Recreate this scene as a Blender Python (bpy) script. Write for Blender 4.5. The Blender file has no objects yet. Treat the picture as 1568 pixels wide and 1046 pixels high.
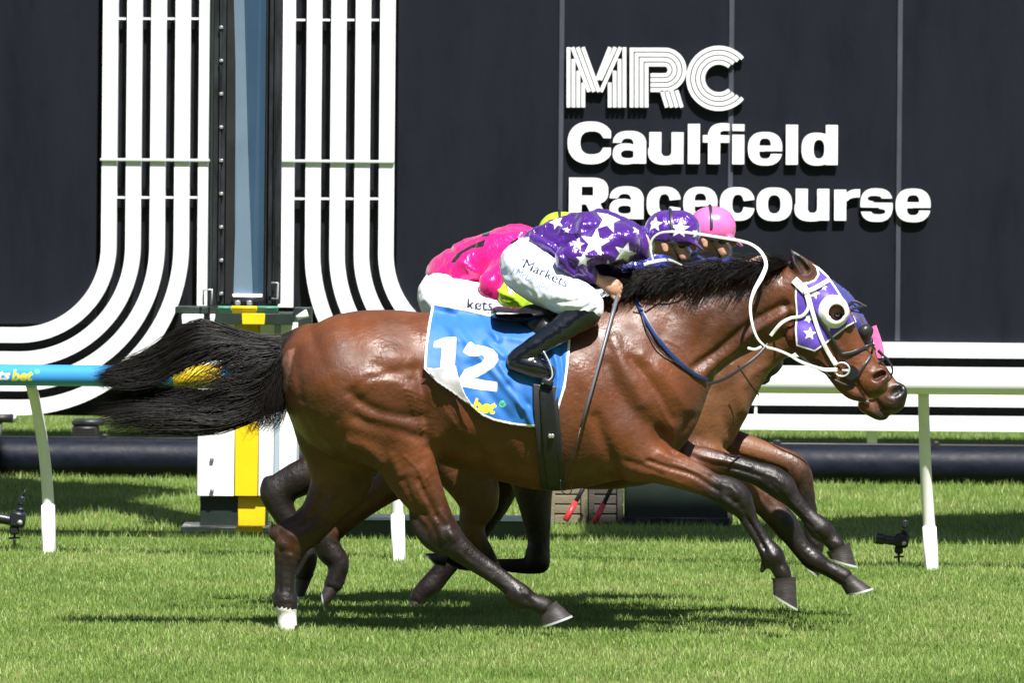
import bpy, math, random
import numpy as np
from mathutils import Vector, Matrix
random.seed(7); RNG = np.random.default_rng(11)
SC = bpy.context.scene; COL = SC.collection
R = math.radians
# ---------------------------------------------------------------- camera
F = 11120.0; D0 = 30.0; CAMH = 2.0; HOR = 231.0; ROLL = R(0.5)
cam_d = bpy.data.cameras.new('camera'); cam = bpy.data.objects.new('camera', cam_d); COL.objects.link(cam)
cam_d.sensor_width = 36; cam_d.lens = 36*F/1568; cam_d.shift_y = -(523-HOR)/1568
cam_d.clip_start = 0.5; cam_d.clip_end = 3000
cam.location = (0, -D0, CAMH)
cam.rotation_euler = (Matrix.Rotation(R(90), 3, 'X') @ Matrix.Rotation(ROLL, 3, 'Z')).to_euler()
cam_d.dof.use_dof = True; cam_d.dof.focus_distance = 30.1; cam_d.dof.aperture_fstop = 13
SC.camera = cam
# ---------------------------------------------------------------- sky, sun, exposure
SUN_EL, SUN_AZ = 57, 18      # azimuth: degrees to the right of the camera's back
world = bpy.data.worlds.new('World'); SC.world = world; world.use_nodes = True
wn = world.node_tree.nodes; wl = world.node_tree.links
sky = wn.new('ShaderNodeTexSky'); sky.sky_type = 'NISHITA'; sky.sun_disc = False
sky.sun_elevation = R(SUN_EL); sky.sun_rotation = R(180-SUN_AZ)
wl.new(sky.outputs[0], wn['Background'].inputs[0]); wn['Background'].inputs[1].default_value = 0.05
sd = bpy.data.lights.new('sun', 'SUN'); sun = bpy.data.objects.new('sun', sd); COL.objects.link(sun)
sd.energy = 5.0; sd.angle = R(0.5); sd.color = (1.0, 0.97, 0.93)
sdir = Vector((math.sin(R(SUN_AZ))*math.cos(R(SUN_EL)), -math.cos(R(SUN_AZ))*math.cos(R(SUN_EL)), math.sin(R(SUN_EL))))
sun.rotation_euler = sdir.to_track_quat('Z', 'Y').to_euler(); sun.location = (3, -20, 20)
SC.view_settings.view_transform = 'Standard'; SC.view_settings.look = 'None'
SC.view_settings.gamma = 1; SC.view_settings.use_curve_mapping = False; SC.view_settings.exposure = 1.0
SC.cycles.max_bounces = 6; SC.cycles.transparent_max_bounces = 6
# ---------------------------------------------------------------- photograph plane <-> world
CR, SR = math.cos(ROLL), math.sin(ROLL)
def W(px, py, y=0.0):
    d = D0 + y; u = px-784.0; v = HOR-py
    return ((u*CR - v*SR)*d/F, y, CAMH + (u*SR + v*CR)*d/F)
def WA(a):                                            # (n,3) px,py,y -> (n,3)
    a = np.asarray(a, float); d = D0+a[:, 2]; u = a[:, 0]-784; v = HOR-a[:, 1]
    return np.stack([(u*CR-v*SR)*d/F, a[:, 2], CAMH+(u*SR+v*CR)*d/F], 1)
def PX(X, Y, Z):
    d = D0+Y; a = X*F/d; b = (Z-CAMH)*F/d
    return 784+a*CR+b*SR, HOR-(-a*SR+b*CR)
S = D0/F
def yd(D): return D-D0
# ---------------------------------------------------------------- materials
MATS = {}
def mat(name, col, rough=0.5, metal=0.0, spec=0.5, var=0.0, vscale=8.0, bump=0.0, bscale=60.0, coat=0.0, sheen=0.0,
        stretch=(1, 1, 1), trans=0.0, rvar=0.0):
    if name in MATS: return MATS[name]
    m = bpy.data.materials.new(name); m.use_nodes = True; MATS[name] = m
    nt = m.node_tree; N = nt.nodes; L = nt.links; b = N['Principled BSDF']
    b.inputs['Base Color'].default_value = (*col, 1); b.inputs['Roughness'].default_value = rough
    b.inputs['Metallic'].default_value = metal; b.inputs['Specular IOR Level'].default_value = spec
    b.inputs['Coat Weight'].default_value = coat; b.inputs['Sheen Weight'].default_value = sheen
    tc = N.new('ShaderNodeTexCoord'); mp = N.new('ShaderNodeMapping'); mp.inputs['Scale'].default_value = stretch
    L.new(tc.outputs['Object'], mp.inputs[0])
    if var > 0 or rvar > 0:
        n = N.new('ShaderNodeTexNoise'); n.inputs['Scale'].default_value = vscale; n.inputs['Detail'].default_value = 6
        n.inputs['Roughness'].default_value = 0.65
        L.new(mp.outputs[0], n.inputs['Vector'])
        if var > 0:
            r = N.new('ShaderNodeMix'); r.data_type = 'RGBA'
            r.inputs['A'].default_value = (*[max(0, c*(1-var)) for c in col], 1); r.inputs['B'].default_value = (*[min(1, c*(1+var)) for c in col], 1)
            rr = N.new('ShaderNodeMapRange'); rr.inputs[1].default_value = .3; rr.inputs[2].default_value = .7
            L.new(n.outputs[0], rr.inputs[0]); L.new(rr.outputs[0], r.inputs['Factor']); L.new(r.outputs['Result'], b.inputs['Base Color'])
        if rvar > 0:
            r2 = N.new('ShaderNodeMapRange'); r2.inputs[1].default_value = .3; r2.inputs[2].default_value = .7
            r2.inputs[3].default_value = max(0.05, rough-rvar); r2.inputs[4].default_value = min(1, rough+rvar)
            L.new(n.outputs[0], r2.inputs[0]); L.new(r2.outputs[0], b.inputs['Roughness'])
    if bump > 0:
        n2 = N.new('ShaderNodeTexNoise'); n2.inputs['Scale'].default_value = bscale; n2.inputs['Detail'].default_value = 4
        L.new(mp.outputs[0], n2.inputs['Vector'])
        bp = N.new('ShaderNodeBump'); bp.inputs['Strength'].default_value = 1; bp.inputs['Distance'].default_value = bump
        L.new(n2.outputs[0], bp.inputs['Height']); L.new(bp.outputs[0], b.inputs['Normal'])
    if trans > 0:
        out = N['Material Output']; t = N.new('ShaderNodeBsdfTranslucent'); t.inputs[0].default_value = (*col, 1)
        mx = N.new('ShaderNodeMixShader'); mx.inputs[0].default_value = trans
        L.new(b.outputs[0], mx.inputs[1]); L.new(t.outputs[0], mx.inputs[2]); L.new(mx.outputs[0], out.inputs[0])
    return m
def attr_mix(m, attr, col, sharp=True, rough=None):
    """mix another colour in where the point attribute is > 0 (sharp: signed distance in metres, >0 inside)."""
    nt = m.node_tree; N = nt.nodes; L = nt.links; b = N['Principled BSDF']; inp = b.inputs['Base Color']
    a = N.new('ShaderNodeAttribute'); a.attribute_name = attr
    mr = N.new('ShaderNodeMapRange'); e = 0.0008 if sharp else 0
    mr.inputs[1].default_value = -e if sharp else 0; mr.inputs[2].default_value = e if sharp else 1
    L.new(a.outputs['Fac'], mr.inputs[0])
    mx = N.new('ShaderNodeMix'); mx.data_type = 'RGBA'; mx.inputs['B'].default_value = (*col, 1)
    if inp.is_linked:
        src = inp.links[0].from_socket; L.new(src, mx.inputs['A'])
    else: mx.inputs['A'].default_value = inp.default_value
    L.new(mr.outputs[0], mx.inputs['Factor']); L.new(mx.outputs['Result'], inp)
    if rough is not None:
        rm = N.new('ShaderNodeMix'); rm.data_type = 'FLOAT'; ri = b.inputs['Roughness']
        if ri.is_linked: L.new(ri.links[0].from_socket, rm.inputs[2])
        else: rm.inputs[2].default_value = ri.default_value
        rm.inputs[3].default_value = rough; L.new(mr.outputs[0], rm.inputs[0]); L.new(rm.outputs[0], ri)
    return m
# ---------------------------------------------------------------- object helpers
def link(name, me, m=None, parent=None, smooth=False):
    o = bpy.data.objects.new(name, me); COL.objects.link(o)
    if m is not None and not me.materials: me.materials.append(m)
    if parent is not None: o.parent = parent
    if smooth and len(me.polygons): me.polygons.foreach_set('use_smooth', np.ones(len(me.polygons), bool))
    return o
def tag(o, label, cat, group=None):
    o['label'] = label; o['category'] = cat
    if group: o['group'] = group
    return o
def thing(name, label, cat, loc=(0, 0, 0), group=None):
    o = bpy.data.objects.new(name, None); COL.objects.link(o); o.location = loc; o.empty_display_size = 0.1
    o.matrix_world = Matrix.Translation(loc)
    return tag(o, label, cat, group)
def mesh_np(name, V, Q, tri=False):
    me = bpy.data.meshes.new(name); V = np.ascontiguousarray(V, np.float32); Q = np.ascontiguousarray(Q, np.int32)
    k = Q.shape[1]
    me.vertices.add(len(V)); me.vertices.foreach_set('co', V.ravel())
    me.loops.add(Q.size); me.loops.foreach_set('vertex_index', Q.ravel())
    me.polygons.add(len(Q)); me.polygons.foreach_set('loop_start', np.arange(0, Q.size, k, dtype=np.int32))
    me.update(calc_edges=True); return me
def fattr(me, name, arr):
    a = me.attributes.new(name, 'FLOAT', 'POINT'); a.data.foreach_set('value', np.ascontiguousarray(arr, np.float32))
class MB:
    """collects simple solids, in the parent's local space"""
    def __init__(s): s.v = []; s.f = []
    def add(s, vs, fs):
        n = len(s.v); s.v += [tuple(v) for v in vs]; s.f += [tuple(i+n for i in f) for f in fs]; return s
    def box(s, c, d, rz=0, rx=0, ry=0, bev=0.0):
        M = Matrix.Rotation(rz, 3, 'Z') @ Matrix.Rotation(ry, 3, 'Y') @ Matrix.Rotation(rx, 3, 'X'); hx, hy, hz = d[0]/2, d[1]/2, d[2]/2
        b = min(bev, hx*.9, hy*.9, hz*.9)
        if b <= 0:
            vs = [Vector((x*hx, y*hy, z*hz)) for x in (-1, 1) for y in (-1, 1) for z in (-1, 1)]
            fs = [(0, 1, 3, 2), (4, 6, 7, 5), (0, 4, 5, 1), (2, 3, 7, 6), (0, 2, 6, 4), (1, 5, 7, 3)]
        else:
            vs = []; idx = {}
            for x in (-1, 1):
                for y in (-1, 1):
                    for z in (-1, 1):
                        for a in range(3):
                            q = [hx-b, hy-b, hz-b]; q[a] = (hx, hy, hz)[a]; idx[(x, y, z, a)] = len(vs)
                            vs.append(Vector((x*q[0], y*q[1], z*q[2])))
            fs = []
            for a in range(3):
                for sgn in (-1, 1):
                    c4 = []
                    for (p, q) in ((-1, -1), (1, -1), (1, 1), (-1, 1)):
                        k = [0, 0, 0]; k[a] = sgn; k[(a+1) % 3] = p; k[(a+2) % 3] = q; c4.append(idx[(*k, a)])
                    fs.append(tuple(c4) if sgn > 0 else tuple(c4[::-1]))
            for a in range(3):
                b1, b2 = (a+1) % 3, (a+2) % 3
                for p in (-1, 1):
                    for q in (-1, 1):
                        k0 = [0, 0, 0]; k1 = [0, 0, 0]; k0[a] = -1; k1[a] = 1
                        k0[b1] = k1[b1] = p; k0[b2] = k1[b2] = q
                        f = (idx[(*k0, b1)], idx[(*k1, b1)], idx[(*k1, b2)], idx[(*k0, b2)])
                        fs.append(f if p*q > 0 else f[::-1])
            for x in (-1, 1):
                for y in (-1, 1):
                    for z in (-1, 1):
                        f = (idx[(x, y, z, 0)], idx[(x, y, z, 1)], idx[(x, y, z, 2)]); fs.append(f if x*y*z > 0 else f[::-1])
        c = Vector(c); return s.add([c + M @ v for v in vs], fs)
    def tube(s, pts, r, n=12, cap=True, flat=None):
        pts = [Vector(p) for p in pts]; rs = r if isinstance(r, (list, tuple)) else [r]*len(pts)
        vs = []; up = None
        for i, p in enumerate(pts):
            t = (pts[min(i+1, len(pts)-1)]-pts[max(i-1, 0)]).normalized()
            if up is None: up = Vector((0, 1, 0)) if abs(t.y) < .9 else Vector((1, 0, 0))
            a = (up - t*up.dot(t)).normalized(); b = t.cross(a); up = a
            for k in range(n):
                th = 2*math.pi*k/n; vs.append(p + (a*math.cos(th)*(flat or 1)+b*math.sin(th))*rs[i])
        fs = [(i*n+k, i*n+(k+1) % n, (i+1)*n+(k+1) % n, (i+1)*n+k) for i in range(len(pts)-1) for k in range(n)]
        if cap: fs += [tuple(range(n))[::-1], tuple((len(pts)-1)*n+k for k in range(n))]
        return s.add(vs, fs)
    def prism(s, poly, y0, y1):               # polygon in XZ, extruded along Y
        n = len(poly); vs = [(x, y0, z) for x, z in poly]+[(x, y1, z) for x, z in poly]
        fs = [tuple(range(n)), tuple(range(n, 2*n))[::-1]]+[(i, i+n, (i+1) % n+n, (i+1) % n) for i in range(n)]
        return s.add(vs, fs)
    def build(s, name, m, parent=None, smooth=False):
        me = bpy.data.meshes.new(name); me.from_pydata(s.v, [], s.f); me.validate(); me.update()
        import bmesh
        bm = bmesh.new(); bm.from_mesh(me); bmesh.ops.recalc_face_normals(bm, faces=bm.faces); bm.to_mesh(me); bm.free()
        if smooth == 'auto':
            o = link(name, me, m, parent, True); me.set_sharp_from_angle(angle=R(40)); return o
        return link(name, me, m, parent, smooth)
def L3(o, p): l = o.location; return (p[0]-l[0], p[1]-l[1], p[2]-l[2])
def catmull(P, n):
    P = np.asarray(P, float); Q = np.vstack([2*P[0]-P[1], P, 2*P[-1]-P[-2]]); out = []
    for i in range(len(P)-1):
        p0, p1, p2, p3 = Q[i:i+4]
        for t in np.arange(n)/n:
            out.append(.5*((2*p1)+(-p0+p2)*t+(2*p0-5*p1+4*p2-p3)*t*t+(-p0+3*p1-3*p2+p3)*t**3))
    out.append(P[-1]); return np.array(out)
# ---------------------------------------------------------------- 2D signed distances (inside > 0)
def sd_poly(P, loops, chunk=20000):
    E = []
    for lp in loops:
        lp = np.asarray(lp, float); E.append(np.hstack([lp, np.roll(lp, -1, 0)]))
    E = np.vstack(E); out = np.empty(len(P))
    for s in range(0, len(P), chunk):
        p = P[s:s+chunk]; px = p[:, 0][:, None]; py = p[:, 1][:, None]
        ax, ay, bx, by = E.T; ex, ey = bx-ax, by-ay; L = ex*ex+ey*ey+1e-12
        t = np.clip(((px-ax)*ex+(py-ay)*ey)/L, 0, 1); d = np.min((px-ax-t*ex)**2+(py-ay-t*ey)**2, 1)**.5
        c = ((ay <= py) != (by <= py)) & (px < ax+(py-ay)/np.where(ey == 0, 1e-9, ey)*ex)
        out[s:s+chunk] = np.where(c.sum(1) % 2 == 1, d, -d)
    return out
def sd_line(P, pl):
    pl = np.asarray(pl, float); best = np.full(len(P), 1e9)
    for a, b in zip(pl[:-1], pl[1:]):
        e = b-a; t = np.clip(((P-a)@e)/(e@e+1e-9), 0, 1); q = P-a-t[:, None]*e; best = np.minimum(best, (q*q).sum(1))
    return best**.5
def star(cx, cy, r, a0=0, k=.42):
    return [(cx+(r if i % 2 == 0 else r*k)*math.sin(a0+i*math.pi/5), cy-(r if i % 2 == 0 else r*k)*math.cos(a0+i*math.pi/5)) for i in range(10)]
def text_loops(txt, size, pos, ang=0, shear=0, off=0.0, sx=1.0):
    cu = bpy.data.curves.new('t', 'FONT'); cu.body = txt; cu.size = 1; cu.shear = shear; cu.offset = off; cu.resolution_u = 3; cu.fill_mode = 'BOTH'
    o = bpy.data.objects.new('t', cu); COL.objects.link(o); dg = bpy.context.evaluated_depsgraph_get()
    me = bpy.data.meshes.new_from_object(o.evaluated_get(dg)); bpy.data.objects.remove(o); bpy.data.curves.remove(cu)
    cnt = {}
    for p in me.polygons:
        for e in p.edge_keys: cnt[e] = cnt.get(e, 0)+1
    c, s = math.cos(ang), math.sin(ang); loops = []
    vs = [v.co.copy() for v in me.vertices]
    for e, n in cnt.items():
        if n == 1:
            q = []
            for i in e:
                x, y = vs[i].x*size*sx, -vs[i].y*size; q.append((pos[0]+x*c-y*s, pos[1]+x*s+y*c))
            loops.append(q)
    bpy.data.meshes.remove(me); return loops
def sd_edges(P, segs, chunk=4000):
    """as sd_poly but from loose boundary segments"""
    E = np.array([[*a, *b] for a, b in segs]); out = np.full(len(P), -1.0)
    lo = E.reshape(-1, 2).min(0)-3; hi = E.reshape(-1, 2).max(0)+3
    idx = np.where(((P >= lo) & (P <= hi)).all(1))[0]
    for s in range(0, len(idx), chunk):
        I = idx[s:s+chunk]; p = P[I]; px = p[:, 0][:, None]; py = p[:, 1][:, None]
        ax, ay, bx, by = E.T; ex, ey = bx-ax, by-ay; L = ex*ex+ey*ey+1e-12
        t = np.clip(((px-ax)*ex+(py-ay)*ey)/L, 0, 1); d = np.min((px-ax-t*ex)**2+(py-ay-t*ey)**2, 1)**.5
        c = ((ay <= py) != (by <= py)) & (px < ax+(py-ay)/np.where(ey == 0, 1e-9, ey)*ex)
        out[I] = np.where(c.sum(1) % 2 == 1, d, -d)
    return out
# ---------------------------------------------------------------- noise
def vnoise(P, seed=0):
    P = np.asarray(P); I = np.floor(P).astype(np.int64); f = P-I; f = f*f*(3-2*f); out = 0
    def h(a, b, c):
        n = (a*374761393+b*668265263+c*2147483647+seed*974634777) & 0xffffffff
        n = ((n ^ (n >> 13))*1274126177) & 0xffffffff; return ((n ^ (n >> 16)) & 0xffff)/65535.0
    for i in (0, 1):
        for j in (0, 1):
            for k in (0, 1):
                w = (f[:, 0] if i else 1-f[:, 0])*(f[:, 1] if j else 1-f[:, 1])*(f[:, 2] if k else 1-f[:, 2])
                out = out+w*h(I[:, 0]+i, I[:, 1]+j, I[:, 2]+k)
    return out*2-1
def fbm(P, f, o=3, seed=0):
    v = 0; a = 1; t = 0
    for i in range(o): v = v+a*vnoise(P*f*2**i, seed+i); t += a; a *= .5
    return v/t
# ---------------------------------------------------------------- 3D signed-distance sculpting
def seglist(pts, n):
    """pts rows: px,py,r_px[,y[,lat[,attr]]] -> densified rows X,Y,Z,r,lat,attr (metres)"""
    P = np.array([list(p)+[0.0, 1.0, 0.0][len(p)-3:] for p in pts], float)
    if len(P) > 2 and n > 1: P = catmull(P, n)
    elif n > 1: P = np.array([P[0]+(P[-1]-P[0])*t for t in np.linspace(0, 1, n+1)]) if len(P) == 2 else P
    P[:, 2] = np.maximum(P[:, 2], .6)
    Wp = WA(P[:, [0, 1, 3]]); return np.hstack([Wp, P[:, 2:3]*((D0+P[:, 3:4])/F), P[:, 4:5], P[:, 5:6]])
class Field:
    def __init__(s, lo, hi, h):
        s.lo = np.array(lo, float); s.h = h; s.n = np.ceil((np.array(hi)-s.lo)/h).astype(int)+1
        s.f = np.full(s.n, 0.25, np.float32); s.ax = [(s.lo[i]+h*np.arange(s.n[i])).astype(np.float32) for i in range(3)]
        s.segs = []
    def _win(s, lo, hi):
        a = np.clip(np.floor((lo-s.lo)/s.h).astype(int), 0, s.n); b = np.clip(np.ceil((hi-s.lo)/s.h).astype(int)+1, 0, s.n)
        return tuple(slice(i, j) for i, j in zip(a, b))
    def _dist(s, A, pad, out=None):
        """min distance to the swept chain on the window around it"""
        rm = np.maximum(A[:, 3], A[:, 3]/1)[:, None]*np.array([1, 1, 1]); rm[:, 1] *= A[:, 4]
        lo = (A[:, :3]-rm).min(0)-pad; hi = (A[:, :3]+rm).max(0)+pad; w = s._win(lo, hi)
        d = np.full([sl.stop-sl.start for sl in w], 0.5, np.float32)
        for a, b in zip(A[:-1], A[1:]):
            rr = np.maximum(a[3], b[3]); ra = np.array([rr, rr*max(a[4], b[4]), rr])
            w2 = s._win(np.minimum(a[:3], b[:3])-ra-pad, np.maximum(a[:3], b[:3])+ra+pad)
            w2 = tuple(slice(max(p.start, o.start), min(p.stop, o.stop)) for p, o in zip(w2, w))
            if any(sl.stop <= sl.start for sl in w2): continue
            X = s.ax[0][w2[0]][:, None, None]; Y = s.ax[1][w2[1]][None, :, None]; Z = s.ax[2][w2[2]][None, None, :]
            e = (b[:3]-a[:3]).astype(np.float32); l2 = float(e@e)+1e-12
            t = np.clip(((X-a[0])*e[0]+(Y-a[1])*e[1]+(Z-a[2])*e[2])/l2, 0, 1)
            sy = 1/(a[4]+(b[4]-a[4])*t)
            q = np.sqrt((X-a[0]-t*e[0])**2+(Z-a[2]-t*e[2])**2+((Y-a[1]-t*e[1])*sy)**2)-(a[3]+(b[3]-a[3])*t)
            sub = tuple(slice(p.start-o.start, p.stop-o.start) for p, o in zip(w2, w))
            np.minimum(d[sub], q.astype(np.float32), out=d[sub])
        return w, d
    def add(s, pts, k=0.02, n=4, raw=False, rec=True):
        A = pts if raw else seglist(pts, n); w, d = s._dist(A, k+3*s.h); g = s.f[w]
        if k > 0:
            h = np.maximum(k-np.abs(g-d), 0)/k; s.f[w] = np.minimum(g, d)-h*h*k*.25
        else: s.f[w] = np.minimum(g, d)
        if rec: s.segs.append(A)
        return s
    def sub(s, pts, k=0.01, n=4):
        A = seglist(pts, n); w, d = s._dist(A, k+3*s.h); d = -d; g = s.f[w]
        h = np.maximum(k-np.abs(g-d), 0)/k; s.f[w] = np.maximum(g, d)+h*h*k*.25; return s
    def near(s):
        """y of the camera-side surface for every x,z (nan where none)"""
        ins = s.f < 0; i = ins.argmax(1); has = ins.any(1) & (i > 0); i = np.maximum(i, 1)
        a = np.take_along_axis(s.f, i[:, None, :]-1, 1)[:, 0]; b = np.take_along_axis(s.f, i[:, None, :], 1)[:, 0]
        y = s.lo[1]+s.h*(i-1+a/(a-b+1e-9)); return np.where(has, y, np.nan)
    def mesh(s):
        f = s.f; nx, ny, nz = f.shape; ins = f < 0
        c = [ins[i:nx-1+i, j:ny-1+j, k:nz-1+k] for i in (0, 1) for j in (0, 1) for k in (0, 1)]
        al = c[0].copy(); an = c[0].copy()
        for q in c[1:]: al &= q; an |= q
        act = an & ~al; cell = np.argwhere(act); idx = np.full(act.shape, -1, np.int32); idx[act] = np.arange(len(cell))
        acc = np.zeros((len(cell), 3)); cnt = np.zeros(len(cell))
        for axis in range(3):
            o = [a for a in range(3) if a != axis]
            for u in (0, 1):
                for v in (0, 1):
                    p = cell.copy(); p[:, o[0]] += u; p[:, o[1]] += v; q = p.copy(); q[:, axis] += 1
                    a = f[p[:, 0], p[:, 1], p[:, 2]]; b = f[q[:, 0], q[:, 1], q[:, 2]]; m = (a < 0) != (b < 0)
                    t = a[m]/(a[m]-b[m]); pt = p[m].astype(float); pt[:, axis] += t; acc[m] += pt; cnt[m] += 1
        V = s.lo+s.h*(acc/cnt[:, None]); Q = []
        for axis in range(3):
            o = [a for a in range(3) if a != axis]; sl0 = [slice(None)]*3; sl1 = [slice(None)]*3
            sl0[axis] = slice(0, -1); sl1[axis] = slice(1, None)
            A = ins[tuple(sl0)]; B = ins[tuple(sl1)]; e = np.argwhere(A != B)
            e = e[(e[:, o[0]] > 0) & (e[:, o[1]] > 0) & (e[:, o[0]] < f.shape[o[0]]-1) & (e[:, o[1]] < f.shape[o[1]]-1)]
            fl = A[e[:, 0], e[:, 1], e[:, 2]]; qs = []
            for (u, v) in ((0, 0), (1, 0), (1, 1), (0, 1)):
                p = e.copy(); p[:, o[0]] -= u; p[:, o[1]] -= v; qs.append(idx[p[:, 0], p[:, 1], p[:, 2]])
            q = np.stack(qs, 1); flip = fl if axis != 1 else ~fl
            q[~flip] = q[~flip][:, ::-1]; Q.append(q)
        Q = np.vstack(Q); Q = Q[(Q >= 0).all(1)]; return V, Q
def vnormals(V, Q):
    a, b, c, d = (V[Q[:, i]] for i in range(4)); fn = np.cross(c-a, d-b); N = np.zeros_like(V)
    for i in range(4):
        for k in range(3): N[:, k] += np.bincount(Q[:, i], fn[:, k], len(V))
    return N/(np.linalg.norm(N, axis=1, keepdims=True)+1e-12)
def smooth(V, Q, it=1, f=.5):
    for _ in range(it):
        acc = np.zeros_like(V); cnt = np.bincount(Q.ravel(), minlength=len(V))*2.0
        for i in range(4):
            for j in ((i+1) % 4, (i-1) % 4):
                for k in range(3): acc[:, k] += np.bincount(Q[:, i], V[Q[:, j], k], len(V))
        V = V+f*(acc/np.maximum(cnt, 1)[:, None]-V)
    return V
def seg_attr(V, seglists, col=5, chunk=30000):
    A = np.vstack([a[:-1] for a in seglists]); B = np.vstack([a[1:] for a in seglists]); out = np.empty(len(V))
    for s in range(0, len(V), chunk):
        p = V[s:s+chunk]; num = np.zeros(len(p)); den = np.zeros(len(p))
        for a, b in zip(A, B):
            e = b[:3]-a[:3]; t = np.clip(((p-a[:3])@e)/(e@e+1e-12), 0, 1); q = p-a[:3]-t[:, None]*e; q[:, 1] /= a[4]
            d = np.sqrt((q*q).sum(1))-(a[3]+(b[3]-a[3])*t); w = np.exp(-np.maximum(d, -.02)/0.006)
            num += w*(a[col]+(b[col]-a[col])*t); den += w
        out[s:s+chunk] = num/(den+1e-12)
    return out
def surf(near, fld, off=0.0, default=None):
    """function (px,py) -> world point on the camera-side surface"""
    def g(px, py, extra=0.0):
        y = -0.12
        for _ in range(3):
            x, _, z = W(px, py, y); i = int(round((x-fld.lo[0])/fld.h)); k = int(round((z-fld.lo[2])/fld.h))
            yy = np.nan
            if 0 <= i < near.shape[0] and 0 <= k < near.shape[1]: yy = near[i, k]
            if np.isnan(yy): yy = default if default is not None else y
            y = yy
        return Vector(W(px, py, y-off-extra))
    return g
def strap(pts, width, thick, n=5, round_=False):
    """world points -> flat band, its face towards -Y; width may be a list"""
    P = catmull([list(p) for p in pts], n) if len(pts) > 2 else np.array([list(p) for p in pts])
    ws = np.interp(np.linspace(0, 1, len(P)), np.linspace(0, 1, len(width)), width) if isinstance(width, (list, tuple)) else np.full(len(P), width)
    m = MB(); vs = []
    for i, p in enumerate(P):
        t = P[min(i+1, len(P)-1)]-P[max(i-1, 0)]; t = t/(np.linalg.norm(t)+1e-9)
        side = np.cross(t, (0, 1, 0)); side = side/(np.linalg.norm(side)+1e-9); nrm = np.cross(side, t)
        for a, b in ((-1, -.6), (-.7, -1), (.7, -1), (1, -.6), (1, .6), (.7, 1), (-.7, 1), (-1, .6)): vs.append(p+side*a*ws[i]/2+nrm*b*thick/2)
    n8 = 8; fs = [(i*n8+k, i*n8+(k+1) % n8, (i+1)*n8+(k+1) % n8, (i+1)*n8+k) for i in range(len(P)-1) for k in range(n8)]
    fs += [tuple(range(n8)), tuple((len(P)-1)*n8+k for k in range(n8))]
    return m.add(vs, fs)
def strands(G, rad):
    """G (N,M,3) polylines, rad (N,M) -> V,Q of 3-sided prisms"""
    N, M, _ = G.shape; T = np.gradient(G, axis=1); T /= np.linalg.norm(T, axis=2, keepdims=True)+1e-9
    a = np.cross(T, np.array([.05, 1, .1])); a /= np.linalg.norm(a, axis=2, keepdims=True)+1e-9; b = np.cross(T, a)
    V = np.stack([G+(a*math.cos(t)+b*math.sin(t))*rad[:, :, None] for t in (0.3, 2.4, 4.5)], 2)   # N,M,3,3
    base = (np.arange(N)[:, None]*M+np.arange(M-1)[None])*3; Q = []
    for k in range(3):
        k2 = (k+1) % 3; Q.append(np.stack([base+k, base+k2, base+3+k2, base+3+k], -1).reshape(-1, 4))
    return V.reshape(-1, 3), np.vstack(Q)
# ================================================================ GROUND
def gnd(px, py):
    b = (px-784)*SR+(HOR-py)*CR; D = -CAMH*F/b; x, y, z = W(px, py, D-D0); return (x, y, 0.0)
mg = mat('turf_soil', (0.09, 0.135, 0.024), rough=.9, spec=.15, var=.35, vscale=1.3, bump=.02, bscale=30)
nt = mg.node_tree; N_ = nt.nodes; L_ = nt.links                      # worn dry patches
n = N_.new('ShaderNodeTexNoise'); n.inputs['Scale'].default_value = .55; n.inputs['Detail'].default_value = 7
g = N_.new('ShaderNodeNewGeometry'); L_.new(g.outputs['Position'], n.inputs['Vector'])
r = N_.new('ShaderNodeMapRange'); r.inputs[1].default_value = .6; r.inputs[2].default_value = .72; L_.new(n.outputs[0], r.inputs[0])
mx = N_.new('ShaderNodeMix'); mx.data_type = 'RGBA'; bi = N_['Principled BSDF'].inputs['Base Color']
L_.new(bi.links[0].from_socket, mx.inputs['A']); mx.inputs['B'].default_value = (.22, .16, .09, 1)
L_.new(r.outputs[0], mx.inputs['Factor']); L_.new(mx.outputs['Result'], bi)
gm = MB().add([(-400, -29.5, 0), (400, -29.5, 0), (400, 900, 0), (-400, 900, 0)], [(0, 1, 2, 3)])
lawn = gm.build('ground', mg); lawn['kind'] = 'structure'
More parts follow.
